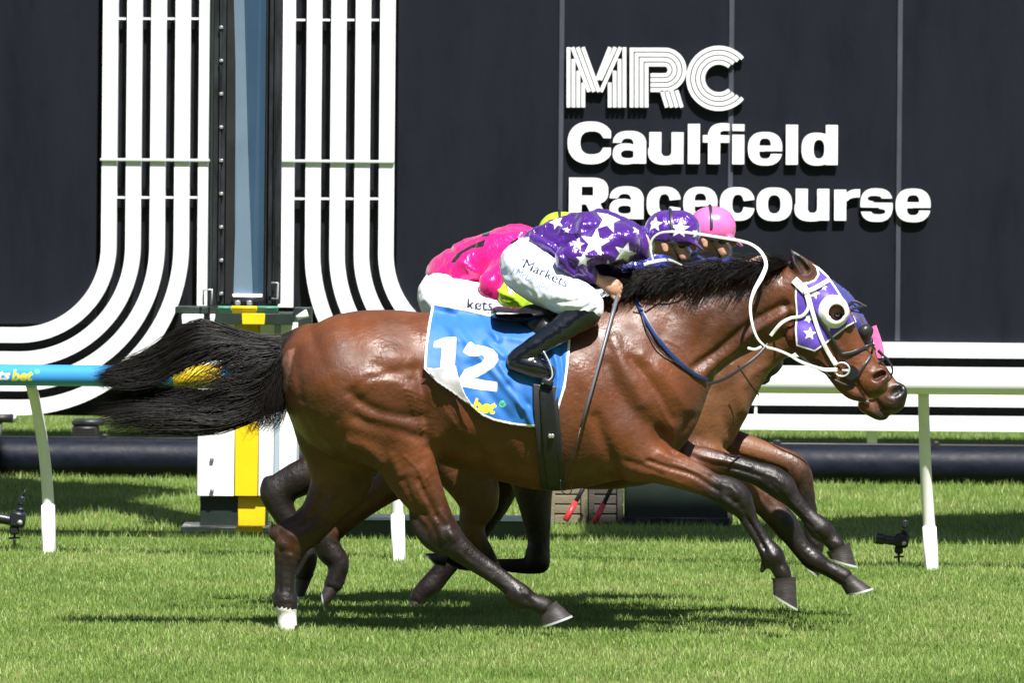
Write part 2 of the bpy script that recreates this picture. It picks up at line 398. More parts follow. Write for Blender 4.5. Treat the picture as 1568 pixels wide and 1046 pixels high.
def grass(n, d0, d1, hmin, hmax, wid, segs, seed):
    rg = np.random.default_rng(seed)
    D = np.sqrt(rg.uniform(d0**2, d1**2, n)) if True else 0
    half = 784*D/F+.9; X = rg.uniform(-1, 1, n)*half; Y = D-D0
    P = np.stack([X, Y, np.zeros(n)], 1)
    cl = fbm(P*[1, .8, 1], 9.0, 2, seed); cl2 = fbm(P*[1, .8, 1], 2.1, 3, seed+5)
    H = (hmin+(hmax-hmin)*rg.random(n)**1.6)*(1+.45*cl+.2*cl2)
    keep = rg.random(n) < .8+.35*cl; X, Y, H, cl, cl2 = X[keep], Y[keep], H[keep], cl[keep], cl2[keep]; n = len(X)
    th = rg.uniform(0, 2*np.pi, n); lean = H*rg.uniform(.1, .8, n); dx, dy = np.cos(th)*lean, np.sin(th)*lean
    ph = rg.uniform(0, 2*np.pi, n); wx, wy = np.cos(ph)*wid/2*rg.uniform(.6, 1.3, n), np.sin(ph)*wid/2
    z0 = np.full(n, -.004)
    if segs == 2:
        V = np.stack([np.stack([X-wx, Y-wy, z0], 1), np.stack([X+wx, Y+wy, z0], 1),
                      np.stack([X+wx*.75+dx*.35, Y+wy*.75+dy*.35, H*.6], 1), np.stack([X-wx*.75+dx*.35, Y-wy*.75+dy*.35, H*.6], 1),
                      np.stack([X+dx, Y+dy, H*.97], 1)], 1).reshape(-1, 3)
        b = np.arange(n)*5; Q = np.concatenate([np.stack([b, b+1, b+2], 1), np.stack([b, b+2, b+3], 1), np.stack([b+3, b+2, b+4], 1)])
        k = 5
    else:
        V = np.stack([np.stack([X-wx, Y-wy, z0], 1), np.stack([X+wx, Y+wy, z0], 1), np.stack([X+dx, Y+dy, H], 1)], 1).reshape(-1, 3)
        b = np.arange(n)*3; Q = np.stack([b, b+1, b+2], 1); k = 3
    me = mesh_np('grass', V, Q); fattr(me, 'tone', np.repeat(np.clip(.5+.3*rg.standard_normal(n)*.6+.35*cl2+.15*cl, 0, 1), k))
    dry = np.repeat((rg.random(n) < .05+.12*(cl2 > .25)).astype(float), k); fattr(me, 'dry', dry)
    return me
mgr = bpy.data.materials.new('grass_blade'); mgr.use_nodes = True; nt = mgr.node_tree; N_ = nt.nodes; L_ = nt.links; b = N_['Principled BSDF']
a = N_.new('ShaderNodeAttribute'); a.attribute_name = 'tone'; cr = N_.new('ShaderNodeValToRGB'); L_.new(a.outputs['Fac'], cr.inputs[0])
cr.color_ramp.elements[0].color = (.10, .18, .028, 1); cr.color_ramp.elements[1].color = (.47, .56, .20, 1)
e = cr.color_ramp.elements.new(.5); e.color = (.245, .375, .085, 1)
a2 = N_.new('ShaderNodeAttribute'); a2.attribute_name = 'dry'; mx = N_.new('ShaderNodeMix'); mx.data_type = 'RGBA'
L_.new(a2.outputs['Fac'], mx.inputs['Factor']); L_.new(cr.outputs[0], mx.inputs['A']); mx.inputs['B'].default_value = (.36, .33, .14, 1)
L_.new(mx.outputs['Result'], b.inputs['Base Color']); b.inputs['Roughness'].default_value = .45; b.inputs['Specular IOR Level'].default_value = .4
tr = N_.new('ShaderNodeBsdfTranslucent'); L_.new(mx.outputs['Result'], tr.inputs[0]); ms = N_.new('ShaderNodeMixShader'); ms.inputs[0].default_value = .45
L_.new(b.outputs[0], ms.inputs[1]); L_.new(tr.outputs[0], ms.inputs[2]); L_.new(ms.outputs[0], N_['Material Output'].inputs[0])
for args in ((520000, 26.0, 36.8, .010, .032, .0034, 2, 3), (380000, 36.8, 60, .02, .045, .006, 1, 5)):
    gr = link('grass', grass(*args), mgr); gr['kind'] = 'stuff'
# ================================================================ SIGN WALL
YW = 17.0; SW = (D0+YW)/F
m_panel = mat('dark_panel_paint', (.0048, .006, .0115), spec=.2, rough=.6, var=.12, vscale=1.0, stretch=(3, 3, .8), rvar=.12, bump=.004, bscale=3)
m_slot = mat('dark_slot_paint', (.006, .007, .010), spec=.2, rough=.5, var=.5, vscale=5, stretch=(4, 4, .8), rvar=.15)
m_white = mat('white_paint', (.82, .83, .84), rough=.4, var=.04, vscale=5)
m_seam = mat('seam_strip', (.045, .048, .065), rough=.5, var=.4, vscale=3, stretch=(1, 1, .4))
wall = thing('sign_wall', 'tall dark navy wall with big white racecourse lettering and white curved stripes', 'wall', (0, YW, 0))
def PW(px, py, dy=0.0): x, y, z = W(px, py, YW); return (x, y-YW+dy, z)
zb = PW(784, 643)[2]; ztop = 6.0
# panels, butted with a recessed joint
xs = [-9.0, -6.6, -4.2, PW(-60, 300)[0], PW(150, 300)[0]]
segs = []
for a_, b_ in zip(xs[:-1], xs[1:]): segs.append((a_, b_))
rx = [PW(606, 300)[0], PW(858, 300)[0], PW(1118, 300)[0], PW(1376, 300)[0], PW(1640, 300)[0], PW(1900, 300)[0], PW(2160, 300)[0]]
for a_, b_ in zip(rx[:-1], rx[1:]): segs.append((a_, b_))
for a_, b_ in segs:
    zz = PW(200, 497)[2] if b_ < 0 and a_ < -1 and b_ < PW(200, 300)[0] else PW(1200, 524)[2]
    MB().box(((a_+b_)/2, .02, (ztop+zz)/2), (b_-a_-.012, .035, ztop-zz), bev=.004).build('wall_panel', m_panel, wall, 'auto')
for x in rx[1:-1]:
    z0 = PW(1200, 521)[2]; MB().box((x, -.004, (ztop+z0)/2), (.034, .010, ztop-z0), bev=.003).build('seam_strip', m_seam, wall, 'auto')
MB().box((0, .16, (ztop+zb)/2), (18, .2, ztop-zb)).build('backing_board', m_slot, wall)
# stripes: vertical - arc - horizontal bars standing proud
def stripe(xc, rpx, cx, cz, side, wpx=23):
    w = wpx*SW/2; r_ = rpx*SW; inner = []; outer = []
    for rr, lst in ((r_-w, inner), (r_+w, outer)):
        lst.append((cx+side*-1*-rr if False else cx-side*rr, ztop))
        for t in np.linspace(0, math.pi/2, 28): lst.append((cx-side*rr*math.cos(t), cz-rr*math.sin(t)))
        lst.append((side*9.0, cz-rr))
    m = MB(); n = len(inner); vs = []
    for i in range(n):
        for (p, y) in ((inner[i], -.055), (outer[i], -.055), (outer[i], .045), (inner[i], .045)): vs.append((p[0], y, p[1]))
    fs = [(i*4+k, i*4+(k+1) % 4, i*4+4+(k+1) % 4, i*4+4+k) for i in range(n-1) for k in range(4)]+[(0, 1, 2, 3), tuple((n-1)*4+k for k in range(4))]
    m.add(vs, fs).build('stripe', m_white, wall, 'auto')
cL = PW(30, 376); cRt = PW(731, 390)
for k in range(4): stripe(0, 137+37*k, cL[0], cL[2], -1)
for k in range(4): stripe(0, 140+37.4*k, cRt[0], cRt[2], 1)
for x0, x1, yb in ((304, 319, 468), (428, 451, 470)):
    a_ = PW(x0, 250); b_ = PW(x1, 250); z0 = PW(x0, yb)[2]
    MB().box(((a_[0]+b_[0])/2, -.005, (ztop+z0)/2), (b_[0]-a_[0], .1, ztop-z0)).build('stripe', m_white, wall)
m_tie = mat('tie_bar', (.5, .52, .52), rough=.45)
for x0, x1, y in ((154, 322, 244), (427, 604, 246)):
    a_ = PW(x0, y); b_ = PW(x1, y)
    MB().box(((a_[0]+b_[0])/2, -.068, a_[2]), (b_[0]-a_[0], .022, .018), bev=.004).build('tie_bar', m_tie, wall)
for xs_, y in (((185, 223, 260, 297), 28), ((185, 223, 260, 297), 302), ((459, 497, 534, 572), 30), ((459, 497, 534, 572), 304)):
    for x in xs_:
        a_ = PW(x, y); MB().box((a_[0], -.01, a_[2]), (17*SW, .05, 3*SW)).build('spacer', m_white, wall)
for x in (1336, 1850, -420):
    a_ = PW(x, 660); MB().box((a_[0], .05, a_[2]/2+.05), (15*SW, .06, a_[2]+.1)).build('support_leg', m_white, wall)
a_ = PW(1157, 625); MB().box((a_[0], -.03, a_[2]), (4*SW, .03, 30*SW)).build('bracket', m_white, wall)
# ---- lettering
def el(P, cx, cy, rx_, ry): q = np.sqrt(((P[0]-cx)/rx_)**2+((P[1]-cy)/ry)**2); return (q-1)*min(rx_, ry)
def bx(P, x0, y0, x1, y1): return np.maximum(np.abs(P[0]-(x0+x1)/2)-(x1-x0)/2, np.abs(P[1]-(y0+y1)/2)-(y1-y0)/2)
U = np.minimum; I_ = np.maximum
def sub(a_, b_): return np.maximum(a_, -b_)
def hp(P, x, y, nx, ny): l = math.hypot(nx, ny); return ((P[0]-x)*nx+(P[1]-y)*ny)/l
def se(P, cx, cy, rx_, ry, k=2.5): q = (np.abs((P[0]-cx)/rx_)**k+np.abs((P[1]-cy)/ry)**k)**(1/k); return (q-1)*min(rx_, ry)
def gl(ch, P, w):
    if ch == 'o': return sub(se(P, w/2, 25, w/2, 26.5), se(P, w/2, 25, w/2-19, 13))
    if ch == 'c':
        o = sub(se(P, w/2, 25, w/2, 26.5), se(P, w/2+1, 25, w/2-19.5, 13))
        cut = I_(I_(hp(P, w*.45, 25, -.1, -1)-7.2+0, hp(P, w*.45, 25, 0, 1)-5.5), -(P[0]-w*.55))
        c2 = I_(I_(bx(P, w*.56, 19, w+5, 31), hp(P, w, 31, -.12, 1)), hp(P, w, 19, -.12, -1)); return sub(o, c2)
    if ch == 'e':
        o = sub(se(P, w/2, 25, w/2, 26.5), I_(se(P, w/2, 31, w/2-19, 9), -(P[1]-30.5)))
        o = sub(o, I_(se(P, w/2, 18.5, w/2-19, 8), P[1]-20)); return sub(o, bx(P, w*.5, 18, w+5, 20.5))
    if ch == 'C':
        o = sub(se(P, w/2+2, 32, w/2+2, 33.5, 2.3), se(P, w/2+4, 32, w/2-17, 17)); return sub(I_(o, P[0]-w), bx(P, w*.6, 25.5, w+9, 38.5))
    if ch == 'u':
        a1 = U(bx(P, 0, 15, 20, 50), bx(P, w-20, 0, w, 50)); bo = I_(sub(se(P, w/2-2, 19, w/2-2+2, 20.5), se(P, w/2, 21, w/2-20, 8)), P[1]-26)
        return U(a1, sub(bo, bx(P, 20, 18, w-20, 60)))
    if ch == 'l': return bx(P, 0, 0, w, 63)
    if ch == 'i': return U(bx(P, 0, 0, w, 47), bx(P, 0, 51, w, 63))
    if ch == 'f':
        st = bx(P, 8, 0, 28, 50); ba = bx(P, 0, 33, w, 46); ho = sub(se(P, w*.78, 42, 25, 22.5), se(P, w*.86, 42, 11, 9.5))
        return U(U(st, ba), I_(I_(ho, P[0]-w), -(P[1]-40)))
    if ch == 'r':
        return U(bx(P, 0, 0, 20, 49), I_(I_(sub(se(P, 38, 22, 26, 28), se(P, 38, 22, 18.5, 14)), P[0]-w), -(P[1]-30)))
    if ch == 'd': return U(bx(P, w-20, 0, w, 63), sub(se(P, w/2-4, 25, w/2-4, 26), se(P, w/2-1, 25, w/2-21, 13)))
    if ch == 'a':
        stem = I_(bx(P, w-21, 0, w, 36), 0*P[0]-9); top = I_(sub(se(P, w/2, 30, w/2, 21.5), se(P, w/2-3, 30, w/2-18, 8.5)), -(P[1]-29))
        top = sub(top, bx(P, -5, 20, w*.36, 31.5)); bowl = sub(se(P, w*.40, 15.5, w*.40, 16.8), se(P, w*.45, 15, 9, 5.5)); return U(U(stem, top), I_(bowl, P[0]-w+3))
    if ch == 's':
        body = se(P, w/2, 25, w/2, 26.5, 2.6)
        up = I_(se(P, w*.48, 34, w*.24, 5.0), P[0]-99); g1 = bx(P, w*.42, 29.5, w+5, 34.5); g2 = bx(P, -5, 15.5, w*.56, 20.5)
        d_ = sub(body, U(I_(g1, hp(P, w*.42, 32, -1, .0)), I_(g2, hp(P, w*.56, 18, 1, 0)))); d_ = sub(d_, U(se(P, w*.44, 35, w*.17, 3.6), se(P, w*.56, 15, w*.17, 3.6)))
        return d_
    if ch == 'R':
        bo = sub(I_(se(P, w-27, 43, 27, 21.3, 2.6), -(P[0]-10)), bx(P, 21, 37, w-25, 49)); bo = U(bo, sub(bx(P, 0, 22, w-26, 64.3), bx(P, 21, 37, w-20, 49)))
        leg = I_(I_(hp(P, w-24, 24, 1.9, .95)-0, P[1]-26), 0*P[0]-99); leg = I_(I_(hp(P, w, 0, 1, .52), hp(P, w-24, 0, -1, -.52)), bx(P, 10, 0, w+2, 26))
        return U(U(bx(P, 0, 0, 21, 64.3), bo), leg)
def contours(f, xs, ys):
    """marching squares -> closed loops"""
    segs_ = {}; nx, ny = f.shape; ins = f < 0
    code = ins[:-1, :-1]*1+ins[1:, :-1]*2+ins[1:, 1:]*4+ins[:-1, 1:]*8
    T = {1: [(3, 0)], 2: [(0, 1)], 3: [(3, 1)], 4: [(1, 2)], 5: [(3, 2), (1, 0)], 6: [(0, 2)], 7: [(3, 2)], 8: [(2, 3)], 9: [(2, 0)], 10: [(0, 3), (2, 1)], 11: [(2, 1)], 12: [(1, 3)], 13: [(1, 0)], 14: [(0, 3)]}
    pts = {}
    def ed(i, j, e):
        if e == 0: k = (i, j, 0)
        elif e == 1: k = (i+1, j, 1)
        elif e == 2: k = (i, j+1, 0)
        else: k = (i, j, 1)
        if k not in pts:
            a, b, c = k; v0 = f[a, b]; v1 = f[a+1, b] if c == 0 else f[a, b+1]; t = v0/(v0-v1+1e-12)
            pts[k] = (xs[a]+(xs[1]-xs[0])*t, ys[b]) if c == 0 else (xs[a], ys[b]+(ys[1]-ys[0])*t)
        return k
    for i, j in np.argwhere((code > 0) & (code < 15)):
        for p, q in T[int(code[i, j])]: segs_[ed(i, j, p)] = ed(i, j, q)
    loops = []
    while segs_:
        k, v = segs_.popitem(); lp = [k]
        while v in segs_: lp.append(v); v = segs_.pop(v)
        loops.append([pts[q] for q in lp])
    return loops
def simplify(lp, tol):
    n = len(lp)
    if n < 8: return lp
    a = np.array(lp); i0 = 0; i1 = int(((a-a[0])**2).sum(1).argmax())
    def dp(i, j):
        if j-i < 2: return [i]
        A, B = a[i % n], a[j % n]; e = B-A; l = np.hypot(*e)+1e-12; idx = np.arange(i+1, j) % n
        d = np.abs((a[idx, 0]-A[0])*e[1]-(a[idx, 1]-A[1])*e[0])/l; k = int(d.argmax())
        return dp(i, i+1+k)+dp(i+1+k, j) if d[k] > tol else [i]
    return [tuple(a[k % n]) for k in dp(i0, i1)+dp(i1, n)]
def extrude_loops(name, loops, depth, m, parent, loc):
    cu = bpy.data.curves.new(name, 'CURVE'); cu.dimensions = '2D'; cu.fill_mode = 'BOTH'; cu.extrude = depth/2; cu.bevel_depth = .0; cu.bevel_resolution = 0
    for lp in loops:
        sp = cu.splines.new('POLY'); sp.points.add(len(lp)-1)
        for i, (x, y) in enumerate(lp): sp.points[i].co = (x, y, 0, 1)
        sp.use_cyclic_u = True
    o = bpy.data.objects.new(name, cu); COL.objects.link(o); dg = bpy.context.evaluated_depsgraph_get()
    me = bpy.data.meshes.new_from_object(o.evaluated_get(dg)); bpy.data.objects.remove(o); bpy.data.curves.remove(cu)
    me.transform(Matrix.Rotation(R(90), 4, 'X')); q = link(name, me, m, parent); q.location = loc; return q
def word(s_, spec, ybase, sc=1.0):
    for ch, x0, x1 in spec:
        w = (x1-x0)/sc; gx = np.arange(-3, w+3, .5); gy = np.arange(-4, 70, .5); P = np.meshgrid(gx, gy, indexing='ij')
        f = gl(ch, P, w)+.9; loops = [simplify(l, .12) for l in contours(f, gx, gy) if len(l) > 6]
        b0 = PW(x0, ybase+(x0-868)*math.tan(ROLL)*.9)
        extrude_loops('letter', [[(x*SW*sc, y*SW*sc) for x, y in l] for l in loops], .022, m_white, wall, (b0[0], -.030, b0[2]))
word(0, [('C', 868, 936), ('a', 937, 990), ('u', 993, 1047), ('l', 1052, 1072), ('f', 1075, 1117), ('i', 1120, 1140), ('e', 1144, 1198), ('l', 1202, 1222), ('d', 1226, 1283)], 250)
word(0, [('R', 870, 932), ('a', 932, 986), ('c', 989, 1043), ('e', 1045, 1099), ('c', 1101, 1156), ('o', 1157, 1213), ('u', 1217, 1270), ('r', 1276, 1317), ('s', 1316, 1367), ('e', 1370, 1425)], 335)
# inline-striped M, R, C
def bars(paths, w=5.6):
    """each path in px -> one flat raised bar"""
    for p in paths:
        p = np.array(p, float); n = len(p); L_1 = []; L_2 = []
        for i in range(n):
            if i == 0: t = p[1]-p[0]; nn = np.array([-t[1], t[0]])/np.hypot(*t); k = 1
            elif i == n-1: t = p[-1]-p[-2]; nn = np.array([-t[1], t[0]])/np.hypot(*t); k = 1
            else:
                a1 = (p[i]-p[i-1])/np.hypot(*(p[i]-p[i-1])); a2 = (p[i+1]-p[i])/np.hypot(*(p[i+1]-p[i])); n1 = np.array([-a1[1], a1[0]]); n2 = np.array([-a2[1], a2[0]])
                nn = n1+n2; nn /= np.hypot(*nn); k = 1/max(.35, nn@n1)
            L_1.append(p[i]+nn*k*w/2); L_2.append(p[i]-nn*k*w/2)
        pts_ = [PW(*q) for q in L_1]+[PW(*q) for q in L_2[::-1]]
        vs = [(q[0], -.044, q[2]) for q in pts_]+[(q[0], -.018, q[2]) for q in pts_]; N2 = len(pts_)
        fs = []
        for i in range(n-1):
            a, b_, c, d_ = i, i+1, N2-2-i, N2-1-i; fs += [(a, b_, c, d_), (a+N2, d_+N2, c+N2, b_+N2)]
        fs += [(i, i+N2, (i+1) % N2+N2, (i+1) % N2) for i in range(N2)]
        MB().add(vs, fs).build('letter_line', m_white, wall)
Mx = [870.5, 878, 885.5, 893]
bars([[(x, 164), (x, 72+18*i)] for i, x in enumerate(Mx)], 5.6)
bars([[(956-7.5*i, 164), (956-7.5*i, 72+18*i)] for i in range(4)])
bars([[(876.5+8*i, 72), (902+8*i-(.5*i), 140-0*i)] for i in range(3)])
bars([[(950-8*i, 72), (924-5*i, 122+0*i)] if i else [(950, 72), (920, 140)] for i in range(3)])
def arc(cx, cy, r_, a0, a1, n=18): return [(cx+r_*math.cos(R(t)), cy-r_*math.sin(R(t))) for t in np.linspace(a0, a1, n)]
for i in range(4):
    r_ = 31-7.6*i; bars([[(967+7.6*i, 164), (967+7.6*i, 75.5+7.6*i), (1011, 75.5+7.6*i)]+arc(1017, 75.5+31, r_, 84, -84, 22)+[(1010, 75.5+31+r_), (996, 75.5+31+r_)]])
bars([[(1013+7.6*i, 138), (1021+7.6*i, 164)] for i in range(4)], 5.4)
for i in range(4): bars([arc(1100.5, 119.5, 47-7.6*i, 40+3*i, 320-3*i, 40)])
# ================================================================ WINNING POST
gp = gnd(345, 815); YP = gp[1]; KP = (D0+YP)/F
post = thing('winning_post', 'tall dark winning post with mirror glass tinted as blue sky above a white and yellow cabinet', 'winning post', (gp[0], YP, 0))
def pb(name, x0, y0, x1, y1, m, dy=0.0, dep=.05, bev=.003, parent=None, ztop_=None, rx_=0):
    c = W((x0+x1)/2, (y0+y1)/2, YP); w = (x1-x0)*KP; h = (y1-y0)*KP; cz = c[2]
    if ztop_: z0 = c[2]-h/2; h = ztop_-z0; cz = (z0+ztop_)/2
    par = parent or post; MBo = MB().box((c[0]-gp[0], dy+dep/2, cz), (w, dep, h), bev=bev, rx=rx_)
    return MBo.build(name, m, par, 'auto')
m_frame = mat('dark_frame_metal', (.022, .024, .03), rough=.35, metal=.2, var=.6, vscale=5, stretch=(3, 3, .6), rvar=.15)
m_black = mat('black_rubber', (.008, .008, .009), rough=.5, rvar=.1, vscale=4)
m_gl1 = mat('pale_sky_tint_glass', (.30, .42, .58), rough=.16, metal=.55, var=.1, vscale=2)  # bright sky reflection put into the left pane's colour
m_gl2 = mat('blue_sky_tint_glass', (.06, .12, .20), rough=.14, metal=.5, var=.15, vscale=2)  # blue sky reflection put into the right pane's colour
m_cab = mat('white_cabinet_paint', (.85, .85, .86), rough=.4, var=.05, vscale=3)
m_yel = mat('yellow_paint', (.72, .50, .005), rough=.42, var=.08, vscale=4)
m_grn = mat('green_paint', (.06, .20, .14), rough=.4, var=.2, vscale=6)
m_dkg = mat('dark_green_paint', (.012, .022, .017), rough=.45, var=.4, vscale=4)
m_gry = mat('blue_grey_paint', (.33, .40, .46), rough=.45)
m_alu = mat('worn_steel', (.5, .5, .5), rough=.35, metal=.7, var=.3, vscale=20)
base = pb('base_plate', 278, 806, 412, 814, m_alu, -.12, .5); pb('base_block', 300, 812, 410, 828, m_dkg, -.08, .4)
pb('plinth', 306, 761, 408, 806, m_dkg, .03, .3); pb('yellow_band', 364, 761, 406, 806, m_yel, .018, .02)
pb('base_band', 362, 804, 404, 815, m_yel, -.126, .01)
cab = pb('cabinet', 303, 494, 360, 760, m_cab, -.02, .42); pb('cabinet', 396.5, 494, 455, 760, m_cab, -.02, .42)
pb('yellow_band', 360.3, 494, 396.2, 760, m_yel, -.026, .42); pb('grey_band', 420, 497, 429, 758, m_gry, -.028, .02, parent=post)
for yy in (575, 630, 700, 748): pb('latch', 322, yy, 328, yy+5, m_alu, -.04, .03)
pb('shelf', 331, 479, 449, 496, m_dkg, -.14, .5); pb('shelf_band', 372, 479, 407, 496, m_yel, -.146, .02)
for x0, x1, mm in ((335, 355.5, m_grn), (355.5, 395, m_yel), (395, 427, m_grn)):
    pb('shelf_lip', x0, 468, x1, 479, mm, -.13, .02, rx_=R(28))
pb('side_box', 279, 481, 312, 496, m_cab, -.05, .2); pb('side_box', 322, 481, 330.5, 496, m_cab, -.05, .2)
pb('side_bracket', 268, 470, 334, 480, m_dkg, 0, .3); pb('side_bracket', 449, 472, 476, 500, m_dkg, .05, .3)
MB().tube([W(454, 488, -.0)[:1]+(0, 0) if False else (W(455, 486, YP)[0]-gp[0], -.1, W(455, 486, YP)[2]), (W(472, 479, YP)[0]-gp[0], -.1, W(472, 479, YP)[2])], [.012, .022]).build('lamp_head', m_white, post, True)
ZT = 6.2
def col_(name, x0, x1, yb, m, dy, dep): return pb(name, x0, yb-10, x1, yb, m, dy, dep, ztop_=ZT)
col_('outer_flange', 319.5, 324, 468, m_gry, .1, .1)
col_('frame_column', 324, 343, 466, m_frame, .0, .2); col_('frame_column', 409, 428, 466, m_frame, .0, .2)
col_('inner_jamb', 343.3, 358, 466, m_black, .03, .2); col_('inner_jamb', 404, 408.7, 466, m_black, .03, .2)
col_('hinge_rail', 333, 337, 462, m_alu if False else m_frame, -.02, .03); col_('hinge_rail', 417, 420, 462, m_frame, -.02, .03)
for k in range(9):
    yy = 447-k*51
    pb('hinge', 336, yy, 342, yy+5, m_alu, -.03, .03)
# mirror: two panes meeting in a ridge, each coloured as its sky reflection
def pane(name, xa, xb, xc, xd, m, ya, yb_):
    zb_ = W(380, 451, YP)[2]; X = lambda p: W(p, 300, YP)[0]-gp[0]
    zt_ = ZT; f = lambda b0, t0: X(b0)+(X(t0)-X(b0))*(zt_-zb_)/(W(380, 0, YP)[2]-zb_)
    vs = [(X(xa), ya, zb_), (X(xb), yb_, zb_), (f(xb, xd), yb_, zt_), (f(xa, xc), ya, zt_)]
    vs += [(v[0], v[1]+.012, v[2]) for v in vs]
    MB().add(vs, [(0, 1, 2, 3), (7, 6, 5, 4), (0, 4, 5, 1), (1, 5, 6, 2), (2, 6, 7, 3), (3, 7, 4, 0)]).build(name, m, post)
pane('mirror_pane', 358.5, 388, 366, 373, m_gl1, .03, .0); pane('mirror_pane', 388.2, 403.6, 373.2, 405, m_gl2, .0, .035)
pb('mirror_sill', 356, 450, 402, 455.5, m_white, -.02, .05); pb('mirror_foot', 356, 455.5, 404, 463, m_frame, -.02, .12)
for x in (360, 378): pb('bolt_block', x, 460, x+8, 468, m_alu, -.03, .08)
for pts_ in (((312, 467), (312, 444), (325, 443), (325, 467)), ((416, 457), (426, 457), (426, 433), (416, 433))):
    MB().tube([(W(a, b, YP)[0]-gp[0], -.05, W(a, b, YP)[2]) for a, b in pts_], .006, 8).build('grab_handle', m_alu, post, True)
# ================================================================ RUNNING RAIL
m_rail = mat('white_rail_plastic', (.86, .86, .88), rough=.32, var=.03, vscale=3)
m_post = mat('cream_rail_post', (.80, .79, .75), rough=.4, var=.08, vscale=9, stretch=(1, 1, .3))
m_blue = mat('blue_rail_plastic', (.045, .27, .60), rough=.3, var=.06, vscale=3)
P0 = gnd(75, 848); P1 = gnd(610, 860); P2 = gnd(1427, 873)
rail = thing('running_rail', 'white plastic running rail on curved posts with blue sponsored section at left', 'rail', (P1[0], P1[1], 0))
oy = -.27
ra = Vector(W(-60, 574, P0[1]+oy)); rb = Vector(W(1427, 585, P2[1]+oy)); rd = (rb-ra); RR = .052
def rp(px):                                                            # point on the rail axis seen at picture column px
    lo, hi = -3.0, 4.0
    for _ in range(40):
        t = (lo+hi)/2; q = ra+rd*t
        if PX(q.x, q.y, q.z)[0] < px: lo = t
        else: hi = t
    return ra+rd*lo
def rail_piece(name, p0, p1, r_, m, step=.004, prints=None):
    a, b_ = rp(p0), rp(p1); ln = (b_-a).length; t = (b_-a)/ln; up = Vector((0, 0, 1)); s_ = t.cross(up).normalized(); up = s_.cross(t)
    nl = max(2, int(ln/step)); nr = 64 if prints else 28; o = Vector(rail.location); V = []; 
    for i in range(nl+1):
        c = a+t*ln*i/nl-o
        for k in range(nr):
            th = 2*math.pi*k/nr; V.append(c+(up*math.sin(th)+s_*math.cos(th))*r_)
    V = np.array([tuple(v) for v in V]); i = np.arange(nl)[:, None]; k = np.arange(nr)[None]; k2 = (k+1) % nr
    Q = np.stack([i*nr+k+0*k2, i*nr+k2, (i+1)*nr+k2, (i+1)*nr+k], -1).reshape(-1, 4); me = mesh_np(name, V, Q)
    if prints:
        wv = V+np.array(o); q = np.stack(PX(wv[:, 0], wv[:, 1], wv[:, 2]), 1); front = wv[:, 1] < (a.y+b_.y)/2+.01
        for nm, loops in prints: fattr(me, nm, np.where(front, sd_edges(q, loops)*.0031, -1))
    return link(name, me, m, rail, True)
def fit(txt, x0, x1, y0, y1, shear=.25, off=.03, ang=0):
    lp = text_loops(txt, 1, (0, 0), 0, shear, off); a = np.array(lp).reshape(-1, 2); lo = a.min(0); hi = a.max(0)
    a = (a-lo)/(hi-lo)*[x1-x0, y1-y0]; c, s_ = math.cos(ang), math.sin(ang); a = a@np.array([[c, s_], [-s_, c]])+[x0, y0]; return a.reshape(-1, 2, 2)
rail_piece('rail_tube', -700, -60, RR, m_blue, 1)
mb2 = m_blue.copy(); mb2.name = 'blue_rail_print'; attr_mix(mb2, 'w_', (.85, .86, .86)); attr_mix(mb2, 'y_', (.75, .68, .02)); attr_mix(mb2, 'g_', (.15, .6, .25))
cir = [(57+4*math.cos(t), 569+3.6*math.sin(t)) for t in np.linspace(0, 2*math.pi, 13)]
rail_piece('rail_tube', -60, 80, RR, mb2, .004, [('w_', fit('sports', -52, 16, 568, 587)), ('y_', fit('bet', 17.5, 51, 566, 584)), ('g_', np.array(list(zip(cir[:-1], cir[1:]))))])
rail_piece('rail_tube', 80, 268, RR, m_blue, 1); rail_piece('yellow_sleeve', 268, 342, RR+.006, m_yel, 1)
rail_piece('rail_tube', 342, 400, RR, m_blue, 1); rail_piece('rail_tube', 400, 1150, RR+.003, m_rail, 1); rail_piece('rail_tube', 1150, 2300, RR+.008, m_rail, 1)
for base_, path in ((P0, [(75, 848), (74, 775), (68, 700), (57, 630), (47, 588)]), (P1, [(611, 860), (609, 790), (604, 715), (597, 645), (591, 592)]), (P2, [(1427, 873), (1423, 808), (1418, 730), (1415, 650), (1414, 600)])):
    ys = [0, 0, -.05, -.15, -.25]; o = Vector(rail.location)
    pts_ = [Vector(W(a, b, base_[1]+y))-o for (a, b), y in zip(path, ys)]; pts_[0].z = -.02
    pc = [Vector(q) for q in catmull([list(p) for p in pts_], 6)]
    MB().tube(pc, [.030-.004*i/len(pc) for i in range(len(pc))], 16).build('rail_post', m_post, rail, True)
    MB().box(((pts_[0]+pts_[1])/2+Vector((.0, 0, .0))), (.066, .066, (pts_[1]-pts_[0]).length+.02), bev=.008, ry=math.atan2(pts_[1].x-pts_[0].x, pts_[1].z)).build('post_socket', m_white, rail, 'auto')
